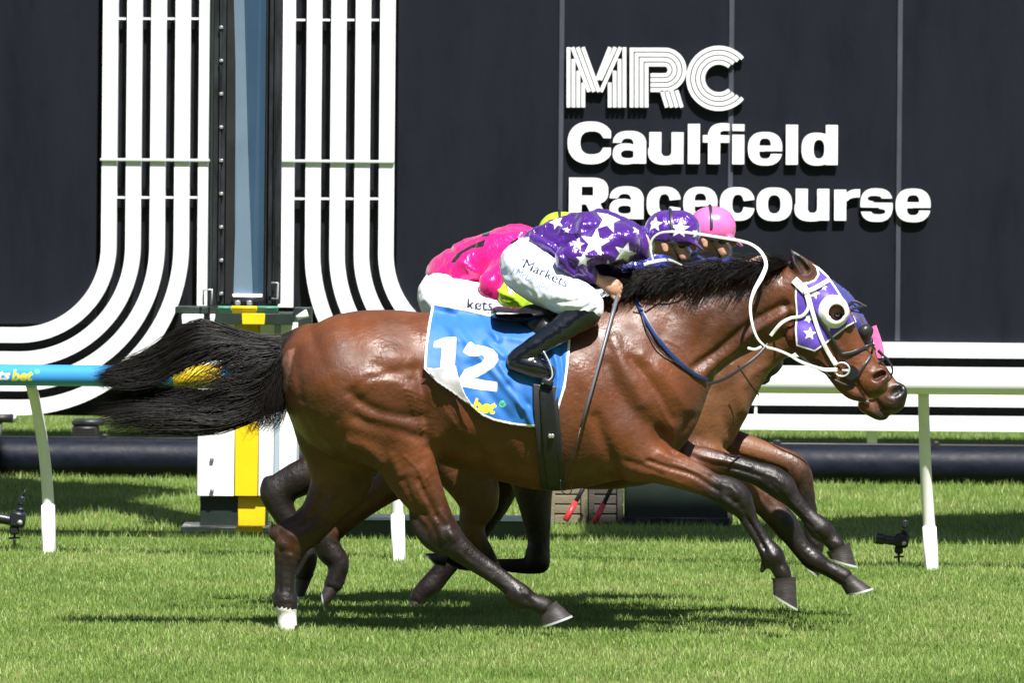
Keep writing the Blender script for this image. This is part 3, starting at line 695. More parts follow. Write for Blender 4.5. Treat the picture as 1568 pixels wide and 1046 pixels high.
# ================================================================ THINGS ON THE INFIELD
gt = gnd(1300, 741); RT = .115
tarp = MB().tube([(-9 + .9*i, gt[1]+.01*math.sin(i*1.7), RT+.003*math.sin(i)) for i in range(21)], [RT*(1+.015*math.sin(i*2.3)) for i in range(21)], 32)
m_tarp = mat('black_plastic', (.003, .005, .013), spec=.22, rough=.55, var=.4, vscale=6, rvar=.1, bump=.004, bscale=14)
tag(tarp.build('drain_pipe', m_tarp, None, True), 'long fat black plastic pipe lying on the grass before the wall', 'pipe')
cab_ = thing('guide_rod', 'thin dark rod on short brackets running above the black pipe', 'rod', (0, gt[1]+.35, 0))
zr = 2-(677-231)*(D0+gt[1]+.35)/F
MB().tube([(-9, 0, zr), (9, 0, zr)], .012, 8).build('rod', m_black, cab_, True)
for px_ in (-20, 160, 1190, 1433, 1700):
    x = W(px_, 675, gt[1]+.35)[0]; MB().box((x, 0, (zr+.03)/2), (.05, .05, zr+.03), bev=.01).build('bracket', m_black, cab_, 'auto')
gq = gnd(130, 700)
t_ = thing('equipment_case', 'small black equipment case on the grass left of the winning post', 'case', (W(131, 665, gq[1])[0], gq[1], 0))
MB().box((0, 0, .11), (.17, .2, .19), bev=.015).build('case_body', m_black, t_, 'auto'); MB().box((.02, 0, .225), (.21, .2, .04), bev=.012).build('case_lid', m_frame, t_, 'auto')
t_ = thing('spotlight', 'small black ground spotlight with pale round lens at far left', 'light', (W(8, 648, gq[1])[0], gq[1], 0))
MB().tube([(-.12, 0, .245), (.05, 0, .245)], [.025, .03], 14).build('housing', m_black, t_, True); MB().tube([(.051, 0, .245), (.07, 0, .24)], [.028, .02], 12).build('lens', m_alu, t_, True)
MB().tube([(-.03, 0, 0), (-.03, 0, .22)], .01, 8).build('stake', m_black, t_, True)
def on_ground_box(name, x0, y0, x1, y1, dep, m, lbl, cat, bev=.006):
    g_ = gnd((x0+x1)/2, y1); k = (D0+g_[1])/F; o = thing(name, lbl, cat, g_); return o, (x1-x0)*k, (y1-y0)*k, k
m_wood = mat('weathered_timber', (.16, .135, .085), rough=.8, var=.3, vscale=4, stretch=(1, 1, 6), bump=.003, bscale=30)
o, w, h, k = on_ground_box('low_box', 455, 797, 838, 826, .3, m_dkg, 'long low dark green box with a grey lid behind the rail post', 'box')
MB().box((0, .15, h/2), (w, .3, h), bev=.006).build('box_body', m_dkg, o, 'auto'); MB().box((0, .15, h+.006), (w+.02, .33, .014)).build('lid', m_gry, o)
m_wood_shade = mat('shade_dark_timber', (.05, .045, .035), rough=.8, var=.3, vscale=4, stretch=(1, 1, 6), bump=.003, bscale=30)  # shade on the crate's right part, put into the timber colour
for x0_, x1_, mw, lb in ((840, 899, m_wood, 'grey brown timber crate on the grass behind the folded foreleg'), (900, 954, m_wood_shade, 'right part of the timber crate with shade put into its colour, beside the black box')):
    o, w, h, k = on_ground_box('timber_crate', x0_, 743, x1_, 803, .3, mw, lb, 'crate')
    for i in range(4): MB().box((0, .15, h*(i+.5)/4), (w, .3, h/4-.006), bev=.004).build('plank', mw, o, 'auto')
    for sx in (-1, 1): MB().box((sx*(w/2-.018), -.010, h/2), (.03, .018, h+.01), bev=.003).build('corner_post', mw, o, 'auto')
o, w, h, k = on_ground_box('black_box', 957, 733, 1113, 805, .35, m_dkg, 'square black equipment box on the grass right of the timber crate', 'box')
MB().box((0, .18, h/2), (w, .35, h-.0), bev=.01).build('box_body', m_dkg, o, 'auto'); MB().box((0, .17, .02), (w+.03, .4, .045), bev=.004).build('skid', m_frame, o, 'auto')
MB().box((w/2+.018, .1, h*.28), (.03, .1, h*.5), bev=.003).build('batten', m_wood, o, 'auto')
m_red = mat('red_grip', (.55, .03, .04), rough=.4)
for k_, (a, b_, lbl) in enumerate((((904, 728), (866, 797), 'black rod with red grip leaning on the grey brown timber crate'), ((945, 730), (910, 801), 'black rod with red grip leaning nearest the black box, right one'))):
    g_ = gnd(b_[0], 806); o = thing('marker_rod', lbl, 'tool', g_); pa = Vector(W(*a, g_[1]+.05))-Vector(g_); pz = Vector(W(*b_, g_[1]-.06))-Vector(g_); pz.z = max(pz.z, .01); pm = pa.lerp(pz, .6)
    MB().tube([pa, pm], .012, 10).build('shaft', m_black, o, True); MB().tube([pm, pz], [.015, .017], 12).build('grip', m_red, o, True)
# two little remote cameras
m_cam = mat('black_camera_body', (.012, .013, .017), rough=.35, rvar=.1, vscale=30, bump=.001, bscale=200)
m_lens = mat('camera_glass', (.03, .06, .12), rough=.08, coat=1)
def remote(px_, py_, lbl, sc=1.0):
    g_ = gnd(px_, py_); o = thing('remote_camera', lbl, 'camera', g_, 'remote cameras on small stands by the rail'); s = sc
    MB().tube([(0, 0, 0), (0, 0, .075*s)], .007*s, 8).build('stand', m_black, o, True)
    MB().tube([(-.03*s, 0, .055*s), (.03*s, .0, .06*s)], .006*s, 6).build('clamp', m_black, o, True)
    MB().box((.0, 0, .098*s), (.05*s, .05*s, .045*s), bev=.008).build('ball_head', m_black, o, 'auto')
    MB().box((.015*s, 0, .155*s), (.085*s, .07*s, .085*s), bev=.012, ry=R(8)).build('body', m_cam, o, 'auto')
    MB().box((.03*s, 0, .206*s), (.04*s, .045*s, .025*s), bev=.008).build('prism_housing', m_cam, o, 'auto')
    ln = MB().tube([(-.02*s, 0, .15*s), (-.085*s, 0, .16*s), (-.09*s, 0, .161*s), (-.135*s, 0, .167*s)], [.027*s, .028*s, .034*s, .034*s], 18).build('lens_barrel', m_cam, o, 'auto')
    MB().tube([(-.1355*s, 0, .167*s), (-.137*s, 0, .167*s)], .029*s, 16).build('front_glass', m_lens, ln, True)
    MB().box((.035*s, 0, .252*s), (.034*s, .03*s, .05*s), bev=.006, ry=R(10)).build('transmitter', m_frame, o, 'auto')
    MB().tube([(.04*s, 0, .27*s), (.055*s, 0, .31*s)], .004*s, 6).build('aerial', m_black, o, True)
    MB().tube([(.03*s, -.036*s, .14*s), (.03*s, -.042*s, .14*s)], .014*s, 12).build('dial', m_alu, o, True)
remote(22, 841, 'black remote camera on a low stand at the far left edge', .95); remote(1376, 868, 'black remote camera on a thin stand beside the right rail post', .82)
# ================================================================ OUT OF FRAME: blockers added to throw shade on the infield
blk = thing('shade_blocker', 'added unseen gantry beam spanning the track high above the horses', 'blocker', (0, yd(33.55), 0))  # unseen beam, added only for its strip of shade on the turf
MB().box((0, 0, 6.5), (26, .5, .16)).build('beam', m_frame, blk)
MB().box((7.2, .85, 6.5), (11, 1.1, .1)).build('shade_slab', m_frame, blk)  # added slab that widens the shade strip at right
for sx in (-1, 1): MB().box((sx*12.6, 0, 3.2), (.3, .3, 6.4)).build('column', m_frame, blk)
m_leaf = mat('tree_leaf', (.05, .10, .02), rough=.6, trans=.3); m_bark = mat('bark', (.12, .09, .06), rough=.9, bump=.01, bscale=20)
def tree(x, D, z, r3, n, lbl, seed):  # unseen tree, added for the shade its crown casts
    rg = np.random.default_rng(seed); o = thing('added_shade_tree', lbl, 'tree', (x, yd(D), 0), 'trees added outside the picture to cast shade')
    MB().tube([(0, 0, -.1), (.05, 0, z*.45), (-.05, .1, z*.8), (.05, 0, z)], [.2, .16, .11, .06], 12).build('trunk', m_bark, o, True)
    for k in range(7):
        a = k*.9; MB().tube([(0, 0, z*(.62+.03*k)), (math.cos(a)*r3[0]*.4, math.sin(a)*r3[1]*.4, z*.95), (math.cos(a)*r3[0]*.75, math.sin(a)*r3[1]*.75, z*(1+.02*k))], [.07, .045, .015], 7).build('branch', m_bark, o, True)
    d = rg.standard_normal((n, 3)); d /= np.linalg.norm(d, axis=1, keepdims=True); rr = rg.random(n)**.45; c = d*rr[:, None]*np.array(r3)*(1+.25*fbm(d+seed, 2.2, 2)[:, None])+[0, 0, z]
    a = rg.standard_normal((n, 3))*.07; b_ = rg.standard_normal((n, 3))*.07; V = np.stack([c-a, c+b_, c+a, c-b_], 1).reshape(-1, 3); Q = np.arange(4*n).reshape(-1, 4)
    link('crown', mesh_np('crown', V, Q), m_leaf, o)
tree(-3.95, 37.75, 5.6, (3.1, 2.9, 2.0), 60000, 'leafy tree added unseen left of the picture to shade the infield turf', 1)
tree(5.2, 36.45, 4.5, (2.6, 1.4, 1.1), 30000, 'smaller leafy tree added unseen right of the picture to shade the infield turf', 2)

# unseen grandstand added behind the camera to cut sky fill and darken reflections
gs = thing('grandstand', 'long tiered grandstand added unseen behind the photographer to darken reflections', 'grandstand', (0, -52, 0))
m_con = mat('dark_concrete', (.07, .07, .075), rough=.8, var=.2, vscale=1)
for k in range(7): MB().box((0, -1.6*k, 1.6+2.2*k), (170, 1.5, 2.0+.0*k)).build('tier', m_con, gs)
MB().box((0, -14, 11), (170, 1, 22)).build('rear_wall', m_con, gs); MB().box((0, -8, 22), (172, 14, .6)).build('roof', m_frame, gs)
for k in range(9): MB().box((-80+20*k, -2, 11), (.6, .6, 22)).build('roof_column', m_frame, gs)
# ================================================================ HORSES
def coat(name, col, dark=(.008, .0045, .0035)):
    m = bpy.data.materials.new(name); m.use_nodes = True; nt = m.node_tree; N = nt.nodes; L = nt.links; b = N['Principled BSDF']
    g = N.new('ShaderNodeTexCoord')
    def noise(sc, det=5, st=(1, 1, 1)):
        mp = N.new('ShaderNodeMapping'); mp.inputs['Scale'].default_value = st; L.new(g.outputs['Object'], mp.inputs[0])
        n = N.new('ShaderNodeTexNoise'); n.inputs['Scale'].default_value = sc; n.inputs['Detail'].default_value = det; L.new(mp.outputs[0], n.inputs['Vector']); return n
    n1 = noise(5, 6); c = N.new('ShaderNodeValToRGB'); L.new(n1.outputs[0], c.inputs[0])
    c.color_ramp.elements[0].position = .32; c.color_ramp.elements[1].position = .7
    c.color_ramp.elements[0].color = (*[x*.62 for x in col], 1); c.color_ramp.elements[1].color = (col[0]*1.25, col[1]*1.3, col[2]*1.35, 1)
    last = c.outputs[0]
    for at, cc in (('dark', dark), ('pink', (.34, .16, .12)), ('white', (.72, .70, .66))):
        a = N.new('ShaderNodeAttribute'); a.attribute_name = at
        n2 = noise(38, 4); ad = N.new('ShaderNodeMath'); ad.operation = 'MULTIPLY_ADD'; L.new(n2.outputs[0], ad.inputs[0]); ad.inputs[1].default_value = .5
        s_ = N.new('ShaderNodeMath'); s_.operation = 'SUBTRACT'; L.new(a.outputs['Fac'], s_.inputs[0]); s_.inputs[1].default_value = .25; L.new(s_.outputs[0], ad.inputs[2])
        mr = N.new('ShaderNodeMapRange'); mr.inputs[1].default_value = .12; mr.inputs[2].default_value = .85 if at == 'dark' else .6; L.new(ad.outputs[0], mr.inputs[0])
        mx = N.new('ShaderNodeMix'); mx.data_type = 'RGBA'; L.new(mr.outputs[0], mx.inputs['Factor']); L.new(last, mx.inputs['A']); mx.inputs['B'].default_value = (*cc, 1); last = mx.outputs['Result']
    L.new(last, b.inputs['Base Color'])
    n3 = noise(9, 5); r = N.new('ShaderNodeMapRange'); r.inputs[1].default_value = .35; r.inputs[2].default_value = .65; r.inputs[3].default_value = .36; r.inputs[4].default_value = .62
    L.new(n3.outputs[0], r.inputs[0]); L.new(r.outputs[0], b.inputs['Roughness']); b.inputs['Specular IOR Level'].default_value = .5
    b.inputs['Sheen Weight'].default_value = .03; b.inputs['Sheen Roughness'].default_value = .4
    n4 = noise(55, 5, (1, 1, 1)); n5 = noise(150, 3, (1, 1, .25)); n6 = noise(14, 3, (1, 1, .45))
    bp1 = N.new('ShaderNodeBump'); bp1.inputs['Distance'].default_value = .0026; L.new(n4.outputs[0], bp1.inputs['Height'])
    bp2 = N.new('ShaderNodeBump'); bp2.inputs['Distance'].default_value = .0010; L.new(n5.outputs[0], bp2.inputs['Height']); L.new(bp1.outputs[0], bp2.inputs['Normal'])
    bp3 = N.new('ShaderNodeBump'); bp3.inputs['Distance'].default_value = .0035; L.new(n6.outputs[0], bp3.inputs['Height']); L.new(bp2.outputs[0], bp3.inputs['Normal'])
    L.new(bp3.outputs[0], b.inputs['Normal']); return m
m_hoof = mat('dark_hoof_horn', (.036, .030, .028), rough=.45, var=.4, vscale=20, stretch=(1, 1, 5), bump=.001, bscale=60)
m_shoe = mat('aluminium_shoe', (.75, .76, .76), rough=.35, metal=.6)
m_eye = mat('horse_eye', (.008, .005, .004), rough=.06, coat=1)
m_hair = mat('black_horse_hair', (.008, .0055, .0045), rough=.5, spec=.28, rvar=.1, vscale=30)
def hoof(parent, cf, cb, toe, heel, y, wpx=15, shoe=True):
    """side-view profile in picture columns; y = depth of its middle"""
    o = Vector(parent.location); cf, cb, toe, heel = (Vector(W(*p, y))-o for p in (cf, cb, toe, heel)); k = (D0+y)/F; V = []; n = 24; rings = 7
    for j in range(rings+2):
        t = min(j/(rings-1), 1); 
        a = cf.lerp(toe, t); b = cb.lerp(heel, t); mid = (a+b)/2; hv = (a-b)/2; w = wpx*k*(.84+.26*t)*(1+.10*math.exp(-(t/.12)**2)); sc = 1+.07*math.exp(-(t/.12)**2)
        if j == rings: sc = .8
        if j == rings+1: sc = .02
        for i in range(n):
            th = 2*math.pi*i/n; V.append(mid+hv*math.cos(th)*sc+Vector((0, w*math.sin(th)*sc*(1 if math.cos(th) > -.3 else .93), 0)))
    top = (cf+cb)/2; V.append(top); vs = V; fs = [(j*n+i, j*n+(i+1) % n, (j+1)*n+(i+1) % n, (j+1)*n+i) for j in range(rings+1) for i in range(n)]
    fs += [(len(vs)-1, (i+1) % n, i) for i in range(n)]; h = MB().add(vs, fs).build('hoof', m_hoof, parent, 'auto')
    if shoe:
        mid = (toe+heel)/2; hv = (toe-heel)/2; nn = (mid-top).normalized(); w = wpx*k*1.1; V = []
        A = [R(a) for a in np.linspace(-150, 150, 26)]
        for th in A:
            e = hv*math.cos(th)+Vector((0, w*math.sin(th), 0))
            for s_, q in ((1.03, 0.0), (1.03, .009), (.72, .009), (.72, 0.0)): V.append(mid+e*s_+nn*(q-.001))
        m = len(A); fs = [(i*4+q, i*4+(q+1) % 4, i*4+4+(q+1) % 4, i*4+4+q) for i in range(m-1) for q in range(4)]+[(0, 1, 2, 3), tuple((m-1)*4+q for q in range(4))]
        MB().add(V, fs).build('horseshoe', m_shoe, h, 'auto')
    return h
def relief(V, Nn, feats, side=-1, y0=0.0):
    """feats: (polyline px, amplitude m (+ out), width px); acts on skin facing the camera"""
    q = np.stack(PX(V[:, 0], V[:, 1], V[:, 2]), 1); gate = np.clip(-Nn[:, 1]*2.2, 0, 1)*(V[:, 1] < y0+.25); amt = np.zeros(len(V))
    for pl, a, w in feats:
        if w > 2.6: w = w*1.12; a = a*1.0
        pl = np.array(pl, float)
        if len(pl) > 2: pl = catmull(pl, 4)
        lo, hi = pl.min(0)-3*w, pl.max(0)+3*w; I = np.where(((q > lo) & (q < hi)).all(1))[0]
        if len(I) == 0: continue
        d = sd_line(q[I], pl) if len(pl) > 1 else np.hypot(*(q[I]-pl[0]).T)
        amt[I] += a*np.exp(-(d/w)**2)
    return V+Nn*(amt*gate)[:, None]
def strap_on(name, pts, w, th, m, parent, sf, off=.004, n=5):
    o = Vector(parent.location); P = []
    P0_ = catmull([list(p[:2]) for p in pts], n) if len(pts) > 2 else np.array([pts[0][:2], pts[-1][:2]])
    for p in P0_: P.append(sf(p[0], p[1], off)-o)
    return strap(P, w, th, 1).build(name, m, parent, 'auto')
def finish(fld, name, m, parent, feats, attrs, sm=1, y0=0.0, noise_amp=.0012):
    V, Q = fld.mesh(); V = smooth(V, Q, sm); Nn = vnormals(V, Q)
    if feats: V = relief(V, Nn, feats, y0=y0); V = smooth(V, Q, 1, .4); Nn = vnormals(V, Q)
    V = V+Nn*(fbm(V, 22, 2, 4)*noise_amp)[:, None]
    me = mesh_np(name, V-np.array(parent.location), Q)
    fattr(me, 'dark', np.clip(seg_attr(V, fld.segs), 0, 1)); px_, py_ = PX(V[:, 0], V[:, 1], V[:, 2])
    for k, fn in attrs.items(): fattr(me, k, fn(V, np.stack([px_, py_], 1)))
    return link(name, me, m, parent, True)
def bounds(x0, x1, y0, y1, Y, ylo, yhi):
    a = W(x0, y1, Y); b = W(x1, y0, Y); return (a[0]-.03, ylo, a[2]-.03), (b[0]+.03, yhi, b[2]+.03)
m_bay = coat('bay_coat', (.115, .0335, .0098)); m_bay2 = coat('light_bay_coat', (.14, .052, .020)); m_bay3 = coat('dark_bay_coat', (.05, .018, .009))
# ---------------------------------------------------------------- horse 1
h1 = thing('horse', 'bay racehorse nearest the camera in purple starred hood and blue cloth number 12', 'horse', (W(760, 700, 0)[0], 0, 0), 'racehorses galloping to the post')
lo, hi = bounds(395, 1385, 372, 985, 0, -.37, .37)
f1 = Field(lo, hi, .0058)
torso1 = [(490, 560, 62, 0, 1.3), (515, 578, 84, 0, 1.25), (545, 590, 112, 0, .96), (590, 597, 123, 0, .86), (640, 594, 116, 0, .84), (690, 596, 117, 0, .86), (745, 604, 123, 0, .86), (800, 611, 131, 0, .80), (850, 614, 138, 0, .74), (905, 605, 136, 0, .68), (945, 600, 131, 0, .64), (962, 592, 112, 0, .68)]
f1.add(torso1, .02, 3)
ftorso = f1.f.copy(); near_t = Field.near(f1)
f1.add([(930, 560, 95, 0, .62, .0), (985, 542, 96, 0, .55, .15), (1030, 520, 84, 0, .52, .3), (1085, 495, 70, 0, .52, .38), (1135, 478, 62, 0, .54, .38), (1180, 465, 55, 0, .58, .3), (1206, 455, 47, 0, .68, .2)], .10, 4)      # neck
f1.add([(1226, 430, 34, 0, .95), (1238, 455, 44, 0, .82), (1252, 490, 51, 0, .70), (1273, 518, 42, 0, .68), (1295, 545, 34, 0, .66), (1318, 570, 30, 0, .66), (1334, 586, 24, 0, .84, .25), (1343, 590, 17, 0, 1.15, .5)], .03, 4)  # head
f1.add([(1233, 515, 30, -.045, .8), (1262, 545, 19, -.03, .9), (1290, 585, 13, -.016, 1), (1305, 600, 12, 0, 1.4), (1322, 608, 8, 0, 1.8, 1)], .02, 4)      # jaw, chin
f1.add([(1233, 515, 30, .045, .8), (1262, 545, 19, .03, .9), (1290, 585, 13, .016, 1)], .02, 4)
f1.add([(1346, 577, 16, -.03, .7, .5), (1341, 590, 14, -.025, .8, .6)], .015, 2); f1.add([(1346, 577, 16, .03, .7, .5), (1341, 590, 14, .025, .8, .6)], .015, 2)
f1.add([(1262, 462, 12, -.075, .5), (1282, 468, 13, -.082, .45), (1300, 492, 10, -.062, .5)], .03, 2); f1.add([(1262, 462, 12, .075, .5), (1282, 468, 13, .082, .45)], .03, 2)   # brow
for sy in (-1, 1):
    A = [(1240, 427, 14, sy*.054, .7, .5), (1232, 413, 15, sy*.066, .6, .6), (1221, 399, 11, sy*.070, .6, .85), (1211, 383, 2.5, sy*.062, .8, 1)]; f1.add(A, .012, 3)
    f1.sub([(1234, 414, 6, sy*.085, .8), (1225, 402, 5.5, sy*.084, .8), (1217, 392, 2, sy*.08, .8)], .008, 2)
f1.sub([(1342, 578, 6.5, -.066, 2.2), (1352, 573, 5.5, -.058, 2.2)], .008, 2); f1.sub([(1342, 578, 6.5, .066, 2.2), (1352, 573, 5.5, .058, 2.2)], .008, 2)
f1.sub([(1307, 584, 1.6, 0, 18), (1318, 597, 1.8, 0, 18), (1330, 612, 2.2, 0, 18)], .006, 2)
yA, yB = -.13, .13
# near hind
f1.add([(560, 600, 88, -.13, .75), (592, 640, 72, -.15, .66), (612, 685, 50, yA-.02, .75, .05), (637, 738, 37, yA-.01, .8, .25), (656, 772, 29, yA, .8, .5), (676, 812, 25, yA, .72, .75)], .06, 4)
f1.add([(664, 782, 14, yA, .7, .6), (648, 788, 11, yA, .75, .8), (635, 787, 8.5, yA, .9, .8), (640, 802, 11, yA, .8, .8), (656, 824, 14, yA, .8, .9), (676, 838, 14, yA, .8, 1)], .014, 3)
f1.add([(676, 812, 26, yA, .78, .75), (698, 836, 21, yA, .85, .9), (728, 860, 16.5, yA, .8, 1), (763, 884, 14.5, yA, .8, 1), (784, 901, 15.5, yA, .9, 1), (795, 913, 20, yA, .95, 1), (806, 918, 16, yA, .95, 1), (818, 923, 13, yA, 1.05, 1), (832, 929, 14, yA, 1.1, 1), (840, 933, 10, yA, 1.1, 1)], .012, 3)
f1.add([(788, 922, 8, yA, 1.5, 1), (783, 925, 3, yA, 1.5, 1)], .008, 2)
# far hind
f1.add([(515, 610, 75, .12, .8), (520, 655, 68, .13, .66), (524, 700, 55, yB, .7, .1), (520, 742, 45, yB, .66, .3), (492, 785, 31, yB, .72, .5), (470, 812, 28, yB, .7, .7)], .05, 4)
f1.add([(462, 812, 22, yB, .8, .6), (440, 808, 13, yB, .9, .6), (422, 818, 11, yB, .9, .7)], .03, 3)
f1.add([(466, 812, 26, yB, .74, .55), (446, 836, 25, yB, .8, .6), (438, 868, 17.5, yB, .85, .9), (436, 900, 15.5, yB, .9, 1), (437, 922, 19.5, yB, .95, 1), (439, 940, 15, yB, 1, 1), (440, 960, 15, yB, 1.1, 1)], .012, 3)
# near fore
f1.add([(930, 640, 70, -.10, .7), (962, 686, 50, -.12, .75), (1002, 707, 33, -.13, .85), (1035, 720, 27, -.13, .85, .1), (1066, 733, 23, -.13, .85, .35), (1092, 745, 19.5, -.13, .8, .75), (1112, 753, 23.5, -.13, .9, .95), (1127, 764, 24, -.13, .9, 1), (1138, 778, 17.5, -.13, .85, 1), (1150, 800, 13, -.13, .75, 1), (1166, 827, 12, -.13, .75, 1), (1179, 846, 16.5, -.13, .9, 1), (1184, 854, 17.5, -.13, .95, 1), (1191, 866, 13.5, -.13, .95, 1), (1198, 878, 13.5, -.13, 1.05, 1), (1202, 889, 10, -.13, 1.1, 1)], .03, 4)
f1.add([(1172, 862, 7, -.13, .8, 1), (1167, 874, 4, -.13, .8, 1)], .01, 2)
# far fore
f1.add([(940, 620, 70, .10, .7), (1000, 672, 40, .12, .75), (1048, 700, 24, .13, .85, .05), (1078, 704, 20, .13, .85, .35), (1106, 710, 18, .13, .85, .7), (1136, 718, 17.5, .13, .8, .9), (1160, 726, 18, .13, .85, 1), (1180, 734, 21.5, .13, .9, 1), (1196, 745, 21.5, .13, .9, 1), (1211, 762, 15, .13, .8, 1), (1234, 787, 12, .13, .75, 1), (1252, 806, 17, .13, .9, 1), (1258, 812, 18, .13, .95, 1), (1269, 823, 13.5, .13, .95, 1), (1280, 835, 13.5, .13, 1.05, 1), (1285, 842, 10, .13, 1.1, 1)], .03, 4)
f1.add([(470, 517, 20, 0, .9, .2), (452, 523, 18, 0, .8, .8), (430, 530, 16, 0, .7, 1), (400, 536, 9, 0, .7, 1)], .03, 3)   # dock
f1.add([(690, 640, 45, -.17, .5), (720, 668, 30, -.15, .5)], .07, 2)
feats1 = [
 ([(538, 603), (552, 615), (575, 628), (608, 637), (645, 640)], -.013, 8), ([(560, 588), (600, 580), (635, 602)], .013, 17), ([(548, 595), (565, 580), (600, 574), (628, 583)], -.007, 6),
 ([(545, 640), (565, 650), (600, 656), (625, 665), (645, 672)], -.010, 8), ([(600, 648)], .012, 20), ([(535, 678), (558, 684), (575, 697), (582, 708)], .015, 8), ([(545, 693), (562, 703), (575, 718)], -.008, 7),
 ([(600, 545), (622, 552)], .013, 15), ([(575, 560), (600, 568), (630, 566)], -.007, 7), ([(641, 565), (644, 595), (650, 625), (651, 655), (655, 685)], -.011, 8),
 ([(662, 575), (682, 612), (712, 662)], .014, 13), ([(700, 690), (730, 700)], -.008, 18), ([(452, 533), (455, 570), (462, 612)], -.004, 6), ([(500, 500), (520, 540), (505, 590)], .008, 22), ([(530, 500), (545, 540)], -.006, 12),
 ([(480, 520), (495, 560)], -.005, 9), ([(655, 500), (650, 540)], .003, 14), ([(617, 735), (632, 765), (650, 790)], -.010, 5), ([(650, 720), (668, 760), (684, 795)], .006, 6), ([(668, 803), (676, 826)], .008, 6), ([(690, 820)], .008, 7),
 ([(715, 868), (740, 886), (770, 909)], -.007, 3), ([(722, 862), (750, 882), (778, 902)], .003, 3), ([(800, 905), (806, 918)], -.004, 4),
 ([(930, 560), (948, 600), (972, 635), (1000, 655), (1013, 672)], -.012, 11), ([(1012, 660), (1026, 680), (1036, 690), (1046, 668), (1056, 640)], -.016, 7), ([(965, 550), (990, 578), (1014, 612), (1030, 640)], -.008, 6),
 ([(985, 545), (1010, 570), (1035, 605), (1050, 625)], .009, 9), ([(940, 520), (955, 560), (985, 615)], .010, 10), ([(950, 668)], .016, 30), ([(912, 640), (922, 668), (934, 700), (942, 732)], -.014, 10), ([(960, 706), (985, 715), (1012, 728)], -.006, 5),
 ([(992, 706), (1022, 716), (1060, 727), (1100, 752)], -.009, 3.5), ([(1010, 694), (1045, 712), (1085, 728)], .006, 4), ([(1030, 706), (1060, 717), (1088, 730)], -.006, 2.5), ([(1000, 725), (1050, 745), (1095, 765)], .004, 4),
 ([(1120, 745), (1128, 760)], .006, 6), ([(1142, 790), (1160, 820), (1172, 846)], -.006, 2.5), ([(1185, 852)], .005, 6), ([(1130, 768), (1120, 776)], -.004, 4),
 ([(1210, 476), (1180, 492), (1145, 514), (1127, 532), (1100, 552), (1074, 576)], .013, 6), ([(1200, 466), (1165, 486), (1130, 510), (1098, 538), (1064, 562)], -.014, 6), ([(1190, 440)], .012, 22), ([(1150, 440), (1155, 480)], -.006, 10),
 ([(1205, 470), (1212, 500), (1208, 530)], -.010, 6), ([(1060, 470), (1090, 500)], .006, 20), ([(1030, 480), (1010, 520), (990, 560)], -.006, 12), ([(1268, 512), (1292, 538)], .006, 4), ([(1285, 550), (1305, 575)], -.005, 7), ([(1240, 520)], .006, 14),
 ([(1311, 583), (1318, 598), (1328, 611)], -.009, 2.5), ([(1325, 560), (1335, 572)], .004, 5), ([(1350, 590), (1335, 600)], .004, 4),
 ([(780, 650), (800, 720)], .004, 10), ([(740, 640), (755, 710)], .004, 9), ([(700, 560), (720, 640)], .004, 14)]
feats1 += [([(1100, 712), (1140, 722), (1165, 730)], -.007, 2.6), ([(1070, 700), (1110, 706), (1150, 716)], .004, 3), ([(1192, 752), (1182, 744)], .005, 5), ([(1212, 770), (1234, 794), (1248, 810)], .004, 2.4), ([(1252, 818), (1262, 826)], -.005, 3),
 ([(1040, 690), (1075, 705), (1110, 722)], -.006, 4), ([(1128, 790), (1140, 812), (1155, 838)], -.003, 2.2), ([(500, 760), (480, 790), (462, 806)], -.007, 6), ([(540, 700), (530, 745), (505, 780)], .006, 9), ([(445, 850), (443, 880), (444, 905)], .004, 2.6), ([(428, 925), (446, 925)], -.003, 3)]
feats1 += [([(1105, 742), (1118, 747), (1130, 756)], .005, 3), ([(1116, 762), (1128, 770), (1136, 780)], -.006, 3), ([(1108, 765), (1122, 776)], .006, 4), ([(1172, 726), (1188, 732), (1198, 742)], .005, 3), ([(1180, 742), (1192, 752), (1202, 764)], -.006, 3),
 ([(1145, 795), (1158, 818), (1170, 840)], -.007, 2.6), ([(1138, 800), (1152, 825), (1163, 843)], .004, 2.4), ([(1205, 768), (1228, 792), (1245, 808)], -.006, 2.6), ([(1191, 866), (1187, 878)], -.004, 4), ([(660, 800), (668, 818), (676, 834)], -.007, 4), ([(685, 812), (694, 826)], .008, 5), ([(672, 785), (690, 808)], .006, 4),
 ([(703, 846), (725, 868), (752, 888)], .004, 2.6), ([(424, 824), (432, 835)], .006, 5), ([(436, 812), (452, 825)], .006, 6), ([(430, 845), (427, 875), (427, 905)], -.007, 2.8), ([(448, 828), (444, 845)], -.006, 4), ([(804, 916), (812, 924)], -.004, 3),
 ([(560, 730), (590, 760)], .004, 6), ([(640, 735), (655, 765), (668, 790)], -.008, 4), ([(600, 700), (618, 740), (640, 775)], .007, 6),
 ([(1020, 520), (1045, 535), (1060, 560), (1075, 570)], .0035, 2.3), ([(1000, 600), (1020, 640), (1030, 655)], .0035, 2.3), ([(655, 730), (640, 750), (655, 775)], .0035, 2.3), ([(620, 700), (640, 720), (650, 745)], .0035, 2.3),
 ([(1272, 525), (1285, 535), (1300, 560), (1320, 568)], .0035, 2.3), ([(1225, 540), (1255, 552), (1280, 572)], .0035, 2.3), ([(1050, 700), (1075, 715), (1100, 735)], .0035, 2.3), ([(880, 560), (900, 600), (895, 650)], .004, 12), ([(1085, 490), (1070, 530)], -.005, 10), ([(1110, 470), (1125, 500)], .005, 12)]
for i in range(9):      # skin wrinkles over the stifle and flank
    feats1.append(([(618+i*3.2, 596+i*7.5), (632+i*2.2, 600+i*7.5), (646, 606+i*7)], .0045, 1.9))
for i in range(6): feats1.append(([(668+i*6, 590+i*9), (674+i*6, 608+i*9)], -.003, 2))
